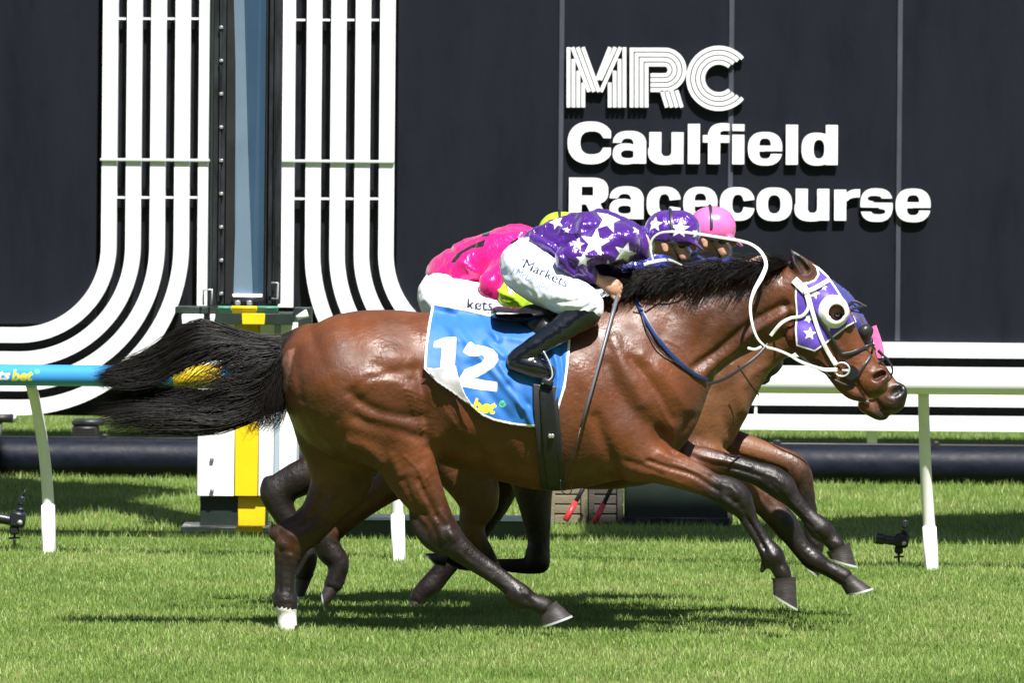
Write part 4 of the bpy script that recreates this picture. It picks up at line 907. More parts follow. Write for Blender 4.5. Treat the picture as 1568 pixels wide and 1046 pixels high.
def white1(V, q): return ((q[:, 1] > 933+1.2*np.sin(q[:, 0]*.9)+.12*(q[:, 0]-440)) & (q[:, 0] < 470)).astype(float)
def pink1(V, q): return np.clip(sd_poly(q, [[(425, 562), (440, 536), (452, 532), (446, 560), (440, 600), (432, 600)]])/5+.5, 0, 1)*.4
body1 = finish(f1, 'body', m_bay, h1, feats1, {'white': white1, 'pink': pink1})
near1 = f1.near(); sf1 = surf(near1, f1, 0, -.02); sft = surf(near_t, f1, 0, -.05)
hoof(h1, (851, 921), (824, 938), (875, 943), (828, 960), yA, 15); hoof(h1, (1218, 884), (1183, 886), (1221, 933), (1184, 911), -.13, 15)
hoof(h1, (1301, 831), (1265, 846), (1311, 867), (1271, 856), .13, 15); hoof(h1, (456, 958), (424, 960), (461, 975), (419, 976), yB, 15, False)
ball = lambda c, r_: MB().add([(c[0]+r_*math.sin(a)*math.cos(b), c[1]+r_*math.sin(a)*math.sin(b), c[2]+r_*math.cos(a)) for a in np.linspace(0.001, math.pi-.001, 12) for b in np.linspace(0, 2*math.pi, 17)[:-1]], [(i*16+j, i*16+(j+1) % 16, (i+1)*16+(j+1) % 16, (i+1)*16+j) for i in range(11) for j in range(16)])
e_ = sf1(1283, 481)-Vector(h1.location); ball(e_+Vector((0, .014, 0)), .021).build('eye', m_eye, h1, True)
# mane and tail
def guides(gs, n, M, rg, jit=.004, tip=.012, clump=40):
    G = [WA(np.array(g, float)) for g in gs]; G = np.stack([catmull(g, 6)[np.linspace(0, (len(g)-1)*6, M).astype(int)] for g in G]); K = len(G)
    cen = rg.random(clump)*(K-1); co = rg.standard_normal((clump, 3))
    ci = rg.integers(0, clump, n); u = np.clip(cen[ci]+rg.normal(0, .16, n), 0, K-1.001); i = u.astype(int); t = (u-i)[:, None, None]; P = G[i]*(1-t)+G[i+1]*t
    s = np.linspace(0, 1, M)[None, :, None]; P = P+rg.standard_normal((n, 1, 3))*jit*(.4+.6*s)*[1, 1.7, 1]+co[ci][:, None]*tip*s**1.5+rg.standard_normal((n, 1, 3))*tip*.9*s**2*[1, 1, 1]
    w = np.sin(s*np.pi*(1.5+rg.random((n, 1, 1))*2.5)+rg.random((n, 1, 1))*6)*.005*s; return P+w*rg.standard_normal((n, 1, 3))
def hair(name, P, rad, parent, m=m_hair, rg=RNG):
    N_h, M = P.shape[:2]; keep = 1-.45*rg.random((N_h, 1, 1))**2.2; ar = np.linspace(0, 1, M)
    P2 = np.empty_like(P)
    for k in range(3):
        for i in range(N_h): P2[i, :, k] = np.interp(ar*keep[i, 0, 0], ar, P[i, :, k])
    r_ = rad*(1-.75*np.linspace(0, 1, M)**2)[None]*rg.uniform(.7, 1.3, (N_h, 1)); V, Q = strands(P2, r_); return link(name, mesh_np(name, V-np.array(parent.location), Q), m, parent, True)
rg = np.random.default_rng(5)
A1 = [[(462, 514, 0), (400, 516, -.01), (345, 502, -.02), (305, 493, -.02), (262, 515, 0), (215, 548, .02), (168, 566, .04)],
      [(462, 522, 0), (400, 530, -.03), (340, 520, -.05), (290, 525, -.05), (235, 560, -.03), (165, 576, -.02)][:6]+[(150, 580, 0)],
      [(460, 530, 0), (405, 545, -.04), (345, 543, -.06), (285, 560, -.06), (240, 584, -.05), (200, 590, -.04), (172, 588, -.03)],
      [(458, 536, 0), (410, 560, -.03), (350, 556, -.04), (300, 570, -.03), (262, 588, -.02), (225, 596, 0), (195, 596, 0)]]
B1 = [[(455, 530, .0), (425, 555, .02), (380, 585, .03), (320, 605, .05), (265, 600, .05), (200, 600, .06), (152, 618, .08)],
      [(455, 535, -.02), (425, 570, -.03), (385, 605, -.04), (325, 622, -.04), (265, 622, -.03), (205, 625, -.02), (150, 636, 0)],
      [(452, 538, -.04), (428, 580, -.05), (395, 625, -.06), (340, 645, -.07), (280, 640, -.07), (215, 640, -.06), (160, 650, -.04)],
      [(450, 540, -.03), (432, 590, -.03), (405, 632, -.03), (350, 655, -.04), (300, 663, -.04), (235, 661, -.03), (175, 655, 0)]]
C1 = [[(450, 532, -.02), (425, 552, -.04), (395, 560, -.05), (355, 575, -.05), (320, 590, -.05), (290, 600, -.05), (250, 612, -.05)],
      [(452, 536, -.03), (432, 560, -.05), (410, 590, -.06), (380, 600, -.06), (350, 600, -.06), (300, 612, -.05), (262, 600, -.05)]]
Dn = [[(458, 535, -.04), (446, 560, -.06), (440, 590, -.07), (437, 610, -.07), (434, 630, -.06), (425, 645, -.06), (415, 655, -.05)],
      [(450, 535, -.04), (425, 560, -.06), (412, 600, -.07), (405, 625, -.07), (405, 645, -.06), (395, 655, -.06), (380, 640, -.05)],
      [(450, 530, -.04), (415, 560, -.05), (395, 600, -.05), (385, 630, -.05), (375, 640, -.05), (372, 650, -.05), (385, 665, -.05)]]
E1 = [[(430, 540, -.03), (395, 548, -.05), (365, 556, -.06), (335, 572, -.06), (305, 590, -.06), (280, 608, -.05), (262, 628, -.04)], [(430, 535, -.03), (380, 535, -.05), (350, 540, -.07), (322, 556, -.07), (300, 575, -.07), (285, 592, -.06), (272, 612, -.05)], [(430, 530, -.03), (370, 525, -.05), (325, 530, -.07), (295, 548, -.07), (275, 568, -.07), (262, 585, -.06), (250, 600, -.05)]]
P = np.concatenate([guides(E1, 100, 22, rg, .014, .03, 26), guides(A1[:3], 2800, 22, rg, .008, .012, 120), guides(B1, 2600, 22, rg, .009, .017, 90), guides(C1, 240, 22, rg, .016, .03, 34), guides(Dn, 380, 22, rg, .012, .018, 30)])
hair('tail', P, .00115, h1)
def mane_np0():
    g = np.random.default_rng(21); n = 6500; t = g.random(n); rx_ = 958+t*250; ry_ = np.interp(rx_, [955, 1000, 1060, 1120, 1180, 1219], [450, 437, 426, 418, 412, 404]); Lh = g.uniform(30, 66, n)*np.interp(rx_, [955, 1000, 1150, 1219], [.75, 1, .9, .6])
    cl = np.floor(t*85).astype(int); cr_ = g.standard_normal((95, 3))[cl]; sA = np.linspace(0, 1, 13)[None]; lay = g.random((n, 1))
    droop = (np.where(lay < .4, 3, 19)+8*cr_[:, :1]+g.normal(0, 6, (n, 1)))*np.interp(rx_, [955, 1100, 1219], [.9, 1, .55])[:, None]; up = np.where(lay < .4, 13, 6)*np.interp(rx_, [955, 1000, 1050, 1110, 1219], [.6, 1.1, .75, .55, .45])[:, None]+np.abs(g.normal(0, 4, (n, 1)))+2*cr_[:, 1:2]
    X_ = rx_[:, None]-Lh[:, None]*sA*(.95+.1*cr_[:, 1:2]); Y_ = ry_[:, None]-up*np.sin(sA*np.pi*.7)*1.2+droop*sA**1.7+g.normal(0, 1.5, (n, 1))+2*np.sin(sA*6+g.random((n, 1))*6)*sA
    yy = g.uniform(-.03, .02, (n, 1))-.095*sA**.8*np.clip(1.0+.25*cr_[:, 2:3], .2, 2)*(lay > .4)-.03*sA; return WA(np.stack([X_, Y_, yy+0*X_], 2).reshape(-1, 3)).reshape(n, 13, 3)
hair('mane', mane_np0(), .0013, h1)
# ================================================================ TACK OF HORSE 1
def surf_np(near, fld, PXY, default=-.05, y0=-.12):
    y = np.full(len(PXY), y0)
    for _ in range(3):
        w = WA(np.column_stack([PXY, y])); i = (w[:, 0]-fld.lo[0])/fld.h; k = (w[:, 2]-fld.lo[2])/fld.h
        i0 = np.clip(i.astype(int), 0, near.shape[0]-2); k0 = np.clip(k.astype(int), 0, near.shape[1]-2); fi = np.clip(i-i0, 0, 1); fk = np.clip(k-k0, 0, 1)
        a = near[i0, k0]; b = near[i0+1, k0]; c = near[i0, k0+1]; d = near[i0+1, k0+1]
        v = a*(1-fi)*(1-fk)+b*fi*(1-fk)+c*(1-fi)*fk+d*fi*fk; y = np.where(np.isnan(v), default, v)
    return y
def patch(name, poly, near, fld, m, parent, off=.008, thick=.004, step=2.0, fold=None, attrs=(), mirror=True, sm=6, default=-.05, hole=None):
    poly = np.array(poly, float); lo = poly.min(0)-step; hi = poly.max(0)+step; nx, ny = (np.ceil((hi-lo)/step).astype(int)+1)
    gx, gy = np.meshgrid(lo[0]+step*np.arange(nx), lo[1]+step*np.arange(ny), indexing='ij'); P = np.stack([gx.ravel(), gy.ravel()], 1)
    sd = sd_poly(P, [poly]); A = poly; B = np.roll(poly, -1, 0); sn = np.where(sd < .45*step)[0]; best = np.full(len(sn), 1e9); tgt = P[sn].copy()
    for a, b in zip(A, B):
        e = b-a; t = np.clip(((P[sn]-a)@e)/(e@e+1e-9), 0, 1); q = a+t[:, None]*e; d = ((P[sn]-q)**2).sum(1); u = d < best; best[u] = d[u]; tgt[u] = q[u]
    ok = sd > -.8*step; P2 = P.copy(); P2[sn] = tgt; y = surf_np(near, fld, P2, default).reshape(nx, ny)
    for _ in range(sm): y[1:-1, 1:-1] = (y[1:-1, 1:-1]*2+y[:-2, 1:-1]+y[2:, 1:-1]+y[1:-1, :-2]+y[1:-1, 2:])/6
    y = y.ravel()-off
    if fold is not None: y = y-fold(P2)
    if hole is not None: ok = ok & (np.hypot(P[:, 0]-hole[0], P[:, 1]-hole[1]) > hole[2])
    okg = ok.reshape(nx, ny); qk = okg[:-1, :-1] & okg[1:, :-1] & okg[1:, 1:] & okg[:-1, 1:]; I = np.arange(nx*ny).reshape(nx, ny)
    Q = np.stack([I[:-1, :-1][qk], I[1:, :-1][qk], I[1:, 1:][qk], I[:-1, 1:][qk]], 1); used = np.unique(Q); rm = np.full(nx*ny, -1); rm[used] = np.arange(len(used)); Q = rm[Q]
    P2 = P2[used]; y = y[used]; V = WA(np.column_stack([P2, y])); n = len(V); Vb = V.copy(); Vb[:, 1] += thick
    E = np.concatenate([Q[:, [0, 1]], Q[:, [1, 2]], Q[:, [2, 3]], Q[:, [3, 0]]]); key = np.sort(E, 1); key = key[:, 0]*n+key[:, 1]; _, inv, c = np.unique(key, return_inverse=True, return_counts=True); be = E[c[inv] == 1]
    VV = np.vstack([V, Vb]); QQ = np.vstack([Q, Q[:, ::-1]+n, np.stack([be[:, 1], be[:, 0], be[:, 0]+n, be[:, 1]+n], 1)]); PP = np.vstack([P2, P2])
    if mirror:
        M = VV.copy(); M[:, 1] *= -1; QQ = np.vstack([QQ, QQ[:, ::-1]+2*n]); VV = np.vstack([VV, M]); PP = np.vstack([PP, PP])
    me = mesh_np(name, VV-np.array(parent.location if parent else (0, 0, 0)), QQ)
    for nm, fn in attrs: fattr(me, nm, fn(PP))
    return link(name, me, m, parent, True)
m_cloth = mat('blue_cloth', (.010, .125, .43), rough=.6, sheen=.2, bump=.0012, bscale=45, var=.08, vscale=6)
attr_mix(m_cloth, 'print', (.83, .83, .85)); attr_mix(m_cloth, 'bet', (.85, .68, .01)); attr_mix(m_cloth, 'tick', (.12, .62, .28))
cp = [(662, 463), (684, 467), (712, 472), (738, 478), (765, 484), (800, 486), (840, 486), (874, 486), (873, 530), (870, 562), (866, 592), (859, 616), (852, 640), (834, 654), (810, 654), (785, 651), (757, 645), (738, 637), (715, 617), (690, 598), (668, 585), (649, 565), (651, 530), (656, 495)]
one = [(664, 532), (665, 523), (681, 517), (699, 516), (698, 535), (696, 562), (674, 564), (677, 532)]
two = [(709, 539), (714, 529), (720, 523), (727, 528), (745, 531), (755, 535), (762, 543), (763, 551), (758, 559), (748, 568), (732, 577), (723, 579), (745, 583), (762, 585), (761, 600), (730, 596), (702, 591), (704, 578), (712, 566), (724, 561), (737, 555), (743, 548), (738, 543), (728, 546), (718, 545)]
def cfold(P):
    v = np.zeros(len(P)); Fs = [([(690, 470), (725, 505), (770, 545)], .010, 7), ([(740, 480), (752, 500), (762, 520)], .012, 6), ([(700, 500), (720, 530), (760, 575), (800, 625)], .009, 6), ([(765, 560), (790, 600), (815, 650)], .011, 6),
        ([(780, 590), (805, 620)], -.008, 6), ([(845, 530), (855, 570), (850, 620)], .010, 5), ([(858, 540), (862, 590)], -.007, 4), ([(662, 480), (690, 500), (700, 520)], .008, 7), ([(735, 500), (760, 512), (800, 520)], .006, 6), ([(720, 560), (745, 600), (780, 640)], -.006, 8), ([(700, 485), (740, 520)], -.008, 7), ([(870, 500), (830, 530)], .008, 6)]
    for pl, a, w in Fs: v += a*np.exp(-(sd_line(P, catmull(pl, 5) if len(pl) > 2 else pl)/w)**2)
    edge = np.clip((P[:, 1]-600)/60, 0, 1)*np.clip((820-P[:, 0])/100, 0, 1); lift = np.clip((690-P[:, 0])/45, 0, 1)*np.clip((P[:, 1]-540)/40, 0, 1)
    v += fbm(np.column_stack([P/45, P[:, 0]*0]), 1.0, 3, 9)*.005+.012*edge+.012*lift
    return v*1.5
circ = lambda cx, cy, r_, n=14: [(cx+r_*math.cos(t), cy+r_*math.sin(t)) for t in np.linspace(0, 2*math.pi, n+1)[:-1]]
bet = fit('bet', 725, 762, 609, 631, .2, .035, R(7))
def pr(P):
    a = np.maximum(sd_poly(P, [one]), sd_poly(P, [two])); return np.maximum(a, 3.6-sd_poly(P, [cp]))*.0027
tk = lambda P: np.minimum(sd_poly(P, [circ(769.5, 618.5, 5.6)]), sd_line(P, [(766.5, 618.5), (769, 621), (773, 615.5)])-.9)*.0027
cl1 = patch('saddle_cloth', cp, near_t, f1, m_cloth, None, .016, .003, 2.0, cfold, (('print', pr), ('bet', lambda P: sd_edges(P, bet)*.0027), ('tick', tk)), sm=14, default=-.06)
tag(cl1, 'blue saddle cloth with white number 12 and white edge on the nearest horse', 'saddle cloth')
m_lin = mat('white_cloth_lining', (.60, .57, .60), rough=.75, bump=.001, bscale=60)
fl = patch('saddle_cloth_fold', [(650, 562), (664, 564.5), (698, 560), (702, 578), (712, 603), (724, 622), (712, 616), (690, 600), (668, 585)], near_t, f1, m_lin, cl1, .046, .003, 2.0,
    lambda P: .014*np.clip(sd_line(P, [(660, 575), (722, 622)])/20, 0, 1)+.006*np.sin(P[:, 0]*.16)+fbm(np.column_stack([P/20, P[:, 0]*0]), 1, 2, 3)*.004, mirror=False, sm=14, default=-.06)
m_leather = mat('black_leather', (.010, .010, .012), rough=.33, rvar=.12, vscale=12, bump=.0008, bscale=120)
m_web = mat('black_webbing', (.016, .016, .018), rough=.5, bump=.0006, bscale=200, stretch=(1, 1, 4))
gi = tag(bpy.data.objects.new('girth', None), 'black webbing girth buckled round the nearest horse behind its elbow', 'girth'); COL.objects.link(gi); gi.location = (W(840, 680, 0)[0], 0, 0); gi.matrix_world = Matrix.Translation(gi.location)
patch('girth_strap', [(816, 588), (852, 592), (857, 640), (862, 700), (866, 752), (829, 750), (824, 700), (818, 640)], near_t, f1, m_web, gi, .030, .006, 2.0, None, sm=8)
patch('surcingle', [(826, 596), (846, 598), (852, 650), (857, 745), (838, 748), (832, 690)], near_t, f1, m_leather, gi, .040, .004, 2.0, None, sm=8, mirror=False)
for p in ((842, 668), (846, 668)): MB().box(sft(*p, .048)-Vector(gi.location), (.014, .008, .018), bev=.003).build('buckle', m_alu, gi, 'auto')
MB().tube([Vector(W(a, b, -.2))-Vector(gi.location) for a, b in catmull([(858, 735), (859, 750), (868, 758), (875, 752), (873, 738)], 5)], .0022, 8).build('girth_loop', m_leather, gi, True)
fs_ = Field(*bounds(745, 885, 440, 530, 0, -.24, .24), .007)
fs_.add([(762, 480, 11, 0, 8.5), (790, 483, 12, 0, 8.0), (825, 480, 12, 0, 7.0), (862, 474, 11, 0, 4.0)], .01, 3)
for sy in (-1, 1): fs_.add([(815, 486, 20, sy*.14, .7), (838, 510, 18, sy*.19, .5)], .02, 3)
V, Q = fs_.mesh(); sad = link('saddle', mesh_np('saddle', smooth(V, Q, 2), Q), m_leather, None, True); tag(sad, 'small black racing saddle under the jockey in purple stars', 'saddle')
# hood
hl = (W(1250, 480, 0)[0], 0, W(1250, 480, 0)[2])
hood = thing('hood', 'purple racing hood with white stars, white trim and white eye cups on the nearest horse', 'hood', hl)
m_hood = mat('purple_hood_fabric', (.10, .05, .40), rough=.5, sheen=.2, bump=.0006, bscale=120, var=.12, vscale=14); attr_mix(m_hood, 'print', (.82, .82, .84))
hp_ = [(1218, 430), (1228, 433), (1238, 432), (1247, 428), (1252, 420), (1250, 410), (1240, 402), (1254, 409), (1268, 422), (1280, 439), (1292, 458), (1303, 477), (1312, 493), (1296, 502), (1280, 514), (1266, 526), (1248, 539), (1235, 535), (1219, 530), (1217, 505), (1219, 480), (1217, 455)]
st = [star(1247, 449, 10, .3), star(1240, 511, 11, .1), star(1238, 488, 8, .5), star(1268, 502, 7, .2), star(1262, 440, 6, .1)]
hpr = lambda P: np.maximum(np.max([sd_poly(P, [s_]) for s_ in st], 0), 2.7-sd_poly(P, [hp_]))*.0027
patch('hood_cover', hp_, near1, f1, m_hood, hood, .007, .003, 1.25, lambda P: fbm(np.column_stack([P/12, P[:, 0]*0]), 1, 2, 5)*.0015, (('print', hpr),), sm=5, default=-.02, hole=(1281, 480, 14))
m_cup = mat('white_eye_cup', (.80, .80, .76), rough=.35)
c0 = sf1(1279, 479)
for sy in (1, -1):
    m = MB(); vs = []; nu, nv = 30, 9; hl_ = Vector(hl)
    for i in range(nu):
        a = 2*math.pi*i/nu
        for j in range(nv):
            t = j/(nv-1); rr = (26-12.5*t**1.1)*S*(1.0 if math.sin(a) > -.4 else 1-.13*t); dep = .008+.024*math.sin(t*math.pi*.62)
            cx = 1277+3.5*t; cz = 477+2.5*t
            p = sf1(cx+rr/S*math.cos(a)*.93, cz-rr/S*math.sin(a), dep) if t < .35 else None
            bx_ = Vector(W(cx+rr/S*math.cos(a)*.93, cz-rr/S*math.sin(a), c0.y)); y = (p.y if p else 0)
            yy = c0.y-dep-.004 if p is None else p.y*(1-t/.35)+(c0.y-dep-.004)*(t/.35)
            q = Vector((bx_.x, yy, bx_.z)); q.y *= sy; vs.append(q-hl_)
    for i in range(nu):
        q = vs[i*nv+nv-1].copy(); vs.append(q+Vector((0, .018*sy, 0)))
    fs = [(i*nv+j, i*nv+j+1, ((i+1) % nu)*nv+j+1, ((i+1) % nu)*nv+j) for i in range(nu) for j in range(nv-1)]+[(i*nv+nv-1, nu*nv+i, nu*nv+(i+1) % nu, ((i+1) % nu)*nv+nv-1) for i in range(nu)]
    m.add(vs, fs).build('eye_cup', m_cup, hood, True)
# bridle and reins
m_wst = mat('white_rubber_strap', (.76, .77, .72), rough=.4, bump=.0004, bscale=150)
m_bst = mat('dark_strap', (.02, .02, .024), rough=.4)
m_blst = mat('navy_strap', (.015, .035, .13), rough=.4)
br = thing('bridle', 'white and black racing bridle on the nearest horse', 'bridle', hl)
for nm, pts, w, m, off in (('cheek_strap', [(1232, 437), (1237, 450), (1244, 477), (1253, 506), (1263, 530), (1276, 553)], .017, m_wst, .014), ('headpiece', [(1216, 428), (1228, 440), (1238, 450)], .032, m_wst, .012), ('browband', [(1231, 448), (1250, 440), (1270, 428)], .018, m_wst, .017),
    ('throat_lash', [(1234, 450), (1238, 470), (1228, 484), (1211, 487), (1195, 496), (1180, 514)], .014, m_wst, .013), ('noseband_cheek', [(1240, 455), (1247, 476), (1266, 506), (1280, 528), (1289, 543)], .011, m_bst, .012),
    ('noseband', [(1289, 543), (1305, 540), (1320, 534), (1338, 527)], .013, m_bst, .008), ('cross_strap', [(1338, 527), (1333, 545), (1322, 562), (1308, 584)], .010, m_bst, .008), ('chin_strap', [(1257, 560), (1268, 575), (1290, 588), (1306, 590)], .009, m_bst, .01)):
    strap_on(nm, pts, w, .005, m, br, sf1, off)
bc = sf1(1289, 566, .016)-Vector(hl)
MB().tube([bc+Vector((math.cos(a)*11.5*S, -.004*math.cos(a), math.sin(a)*10.5*S)) for a in np.linspace(0, 2*math.pi, 25)], .0042, 8, False).build('bit_ring', m_shoe, br, True)
MB().tube([bc+Vector((.037, .004, -.012)), bc+Vector((.037, -.004, -.012))], .030, 20).build('bit_guard', m_leather, br, 'auto')
MB().tube([bc+Vector((0, -.004, -.004)), bc+Vector((.03, .0, -.004)), bc+Vector((.06, .03, -.02))], .006, 8).build('bit_mouthpiece', m_shoe, br, True)
strap([Vector(W(1276, 552, 0)).lerp(Vector(W(1276, 552, 0)), 0)*0+sf1(1274, 549, .016)-Vector(hl), sf1(1280, 558, .02)-Vector(hl)], .02, .007, 1).build('keeper', m_wst, br, 'auto')
rn = thing('rein', 'white rein with slack loop blown up over the neck and dark lower half', 'rein', W(1171, 530, -.15))
def free(name, pts, w, m, th=.004, par=rn, n=6): o = Vector(par.location); return strap([Vector(W(*p))-o for p in pts], [x*S for x in w] if isinstance(w, list) else w*S, th, n).build(name, m, par, 'auto')
b_ = sf1(1280, 566, .02); free('bit_end', [(1282, 566, b_.y), (1262, 566, b_.y-.005), (1241, 560, -.13), (1222, 552, -.15), (1209, 544, -.16), (1190, 536, -.17), (1171, 531, -.17)], [6, 5, 4, 3.6], m_wst, .004)
free('slack_loop', [(1172, 531, -.172), (1160, 518, -.18), (1152, 496, -.18), (1149, 468, -.18), (1155, 445, -.18), (1167, 423, -.17), (1173, 405, -.15), (1167, 388, -.12), (1154, 376, -.10), (1135, 369, -.12), (1100, 363, -.2), (1062, 357, -.26), (1030, 354.5, -.28), (1010, 357, -.27), (999, 366, -.26), (996, 380, -.25), (1000, 399, -.24)], [3, 3.6, 4.5, 7, 5, 4.5, 4.5, 4, 3.2, 3.2, 3], m_wst, .003)
free('slack_end', [(986, 405, -.24), (1003, 400, -.25), (1024, 398, -.2), (1044, 406, -.13)], [5, 5, 4, 2.5], m_wst, .003)
free('lower_rein', [(1176, 527, -.165), (1160, 545, -.19), (1138, 562, -.21), (1110, 580, -.21), (1083, 589, -.20)], [4, 4, 5, 4], m_bst)
free('buckle_tab', [(1145, 533, -.16), (1156, 535, -.175), (1166, 531, -.18)], 4, m_wst)
brst = thing('neck_strap', 'blue and black strap running down the shoulder of the nearest horse', 'strap', W(1020, 520, -.2))
strap_on('strap_blue', [(972, 452), (985, 482), (1006, 516), (1034, 549), (1062, 572), (1083, 582)], .016, .005, m_blst, brst, sf1, .012)
strap_on('strap_cord', [(978, 462), (990, 505), (1012, 538), (1045, 562)], .006, .004, m_bst, brst, sf1, .010)
# ================================================================ JOCKEYS
m_skin = mat('skin', (.52, .28, .19), rough=.5, var=.12, vscale=30, bump=.0005, bscale=180)
m_breech = mat('white_breeches', (.76, .79, .88), rough=.55, bump=.0012, bscale=35)
m_boot = mat('polished_black_boot', (.006, .007, .010), rough=.16, coat=.6, bump=.0004, bscale=40)
m_gog = mat('dark_goggle_lens', (.01, .01, .015), rough=.08, coat=1)
def satin(name, col, bsc=21):
    m = mat(name, col, rough=.24, metal=.25, spec=.6, sheen=.25, var=.1, vscale=6)
    nt = m.node_tree; N = nt.nodes; L = nt.links; tc = N.new('ShaderNodeTexCoord'); mp = N.new('ShaderNodeMapping'); mp.inputs['Rotation'].default_value = (0, R(35), 0); mp.inputs['Scale'].default_value = (1, 1, .28)
    L.new(tc.outputs['Object'], mp.inputs[0]); n = N.new('ShaderNodeTexNoise'); n.inputs['Scale'].default_value = bsc; n.inputs['Detail'].default_value = 3; n.inputs['Distortion'].default_value = .6; L.new(mp.outputs[0], n.inputs['Vector'])
    bp = N.new('ShaderNodeBump'); bp.inputs['Distance'].default_value = .013; L.new(n.outputs[0], bp.inputs['Height']); L.new(bp.outputs[0], N['Principled BSDF'].inputs['Normal']); return m
def garment(name, fld, m, parent, amp, fr, attrs=(), seed=1, sm=1, feats=None, stretch=(1, 1, 1)):
    V, Q = fld.mesh(); V = smooth(V, Q, sm); Nn = vnormals(V, Q)
    if amp: 
        if fr < 14:
            a_ = R(30); q_ = np.stack([V[:, 0]*math.cos(a_)-V[:, 2]*math.sin(a_), V[:, 1], V[:, 0]*math.sin(a_)+V[:, 2]*math.cos(a_)], 1); wv = np.stack([fbm(q_, 6, 2, seed+k) for k in range(3)], 1)*.05
            r_ = fbm((q_+wv)*[.5, .8, 1.25], fr, 2, seed); r2 = fbm((q_+wv)*[.9, .8, .5], fr*1.3, 2, seed+9)
            V = V+Nn*(((1-np.abs(r_)*2.4).clip(0, 1)**1.6*1.5+(1-np.abs(r2)*2.6).clip(0, 1)**1.6*.8-.7)*amp)[:, None]
        else:
            r_ = fbm(V*np.array(stretch), fr, 3, seed); V = V+Nn*((1-np.abs(r_)*2.6).clip(-.6, 1)*amp)[:, None]
    if feats: Nn = vnormals(V, Q); V = relief(V, Nn, feats, y0=1)
    V = smooth(V, Q, 1, .35); px_, py_ = PX(V[:, 0], V[:, 1], V[:, 2]); me = mesh_np(name, V-np.array(parent.location), Q)
    for nm, fn in attrs: fattr(me, nm, fn(np.stack([px_, py_], 1), V))
    return link(name, me, m, parent, True)
def sh(pts, y, s=None): return [(p[0], p[1], p[2], (p[3] if len(p) > 3 else 0)+y, *(p[4:])) for p in pts]
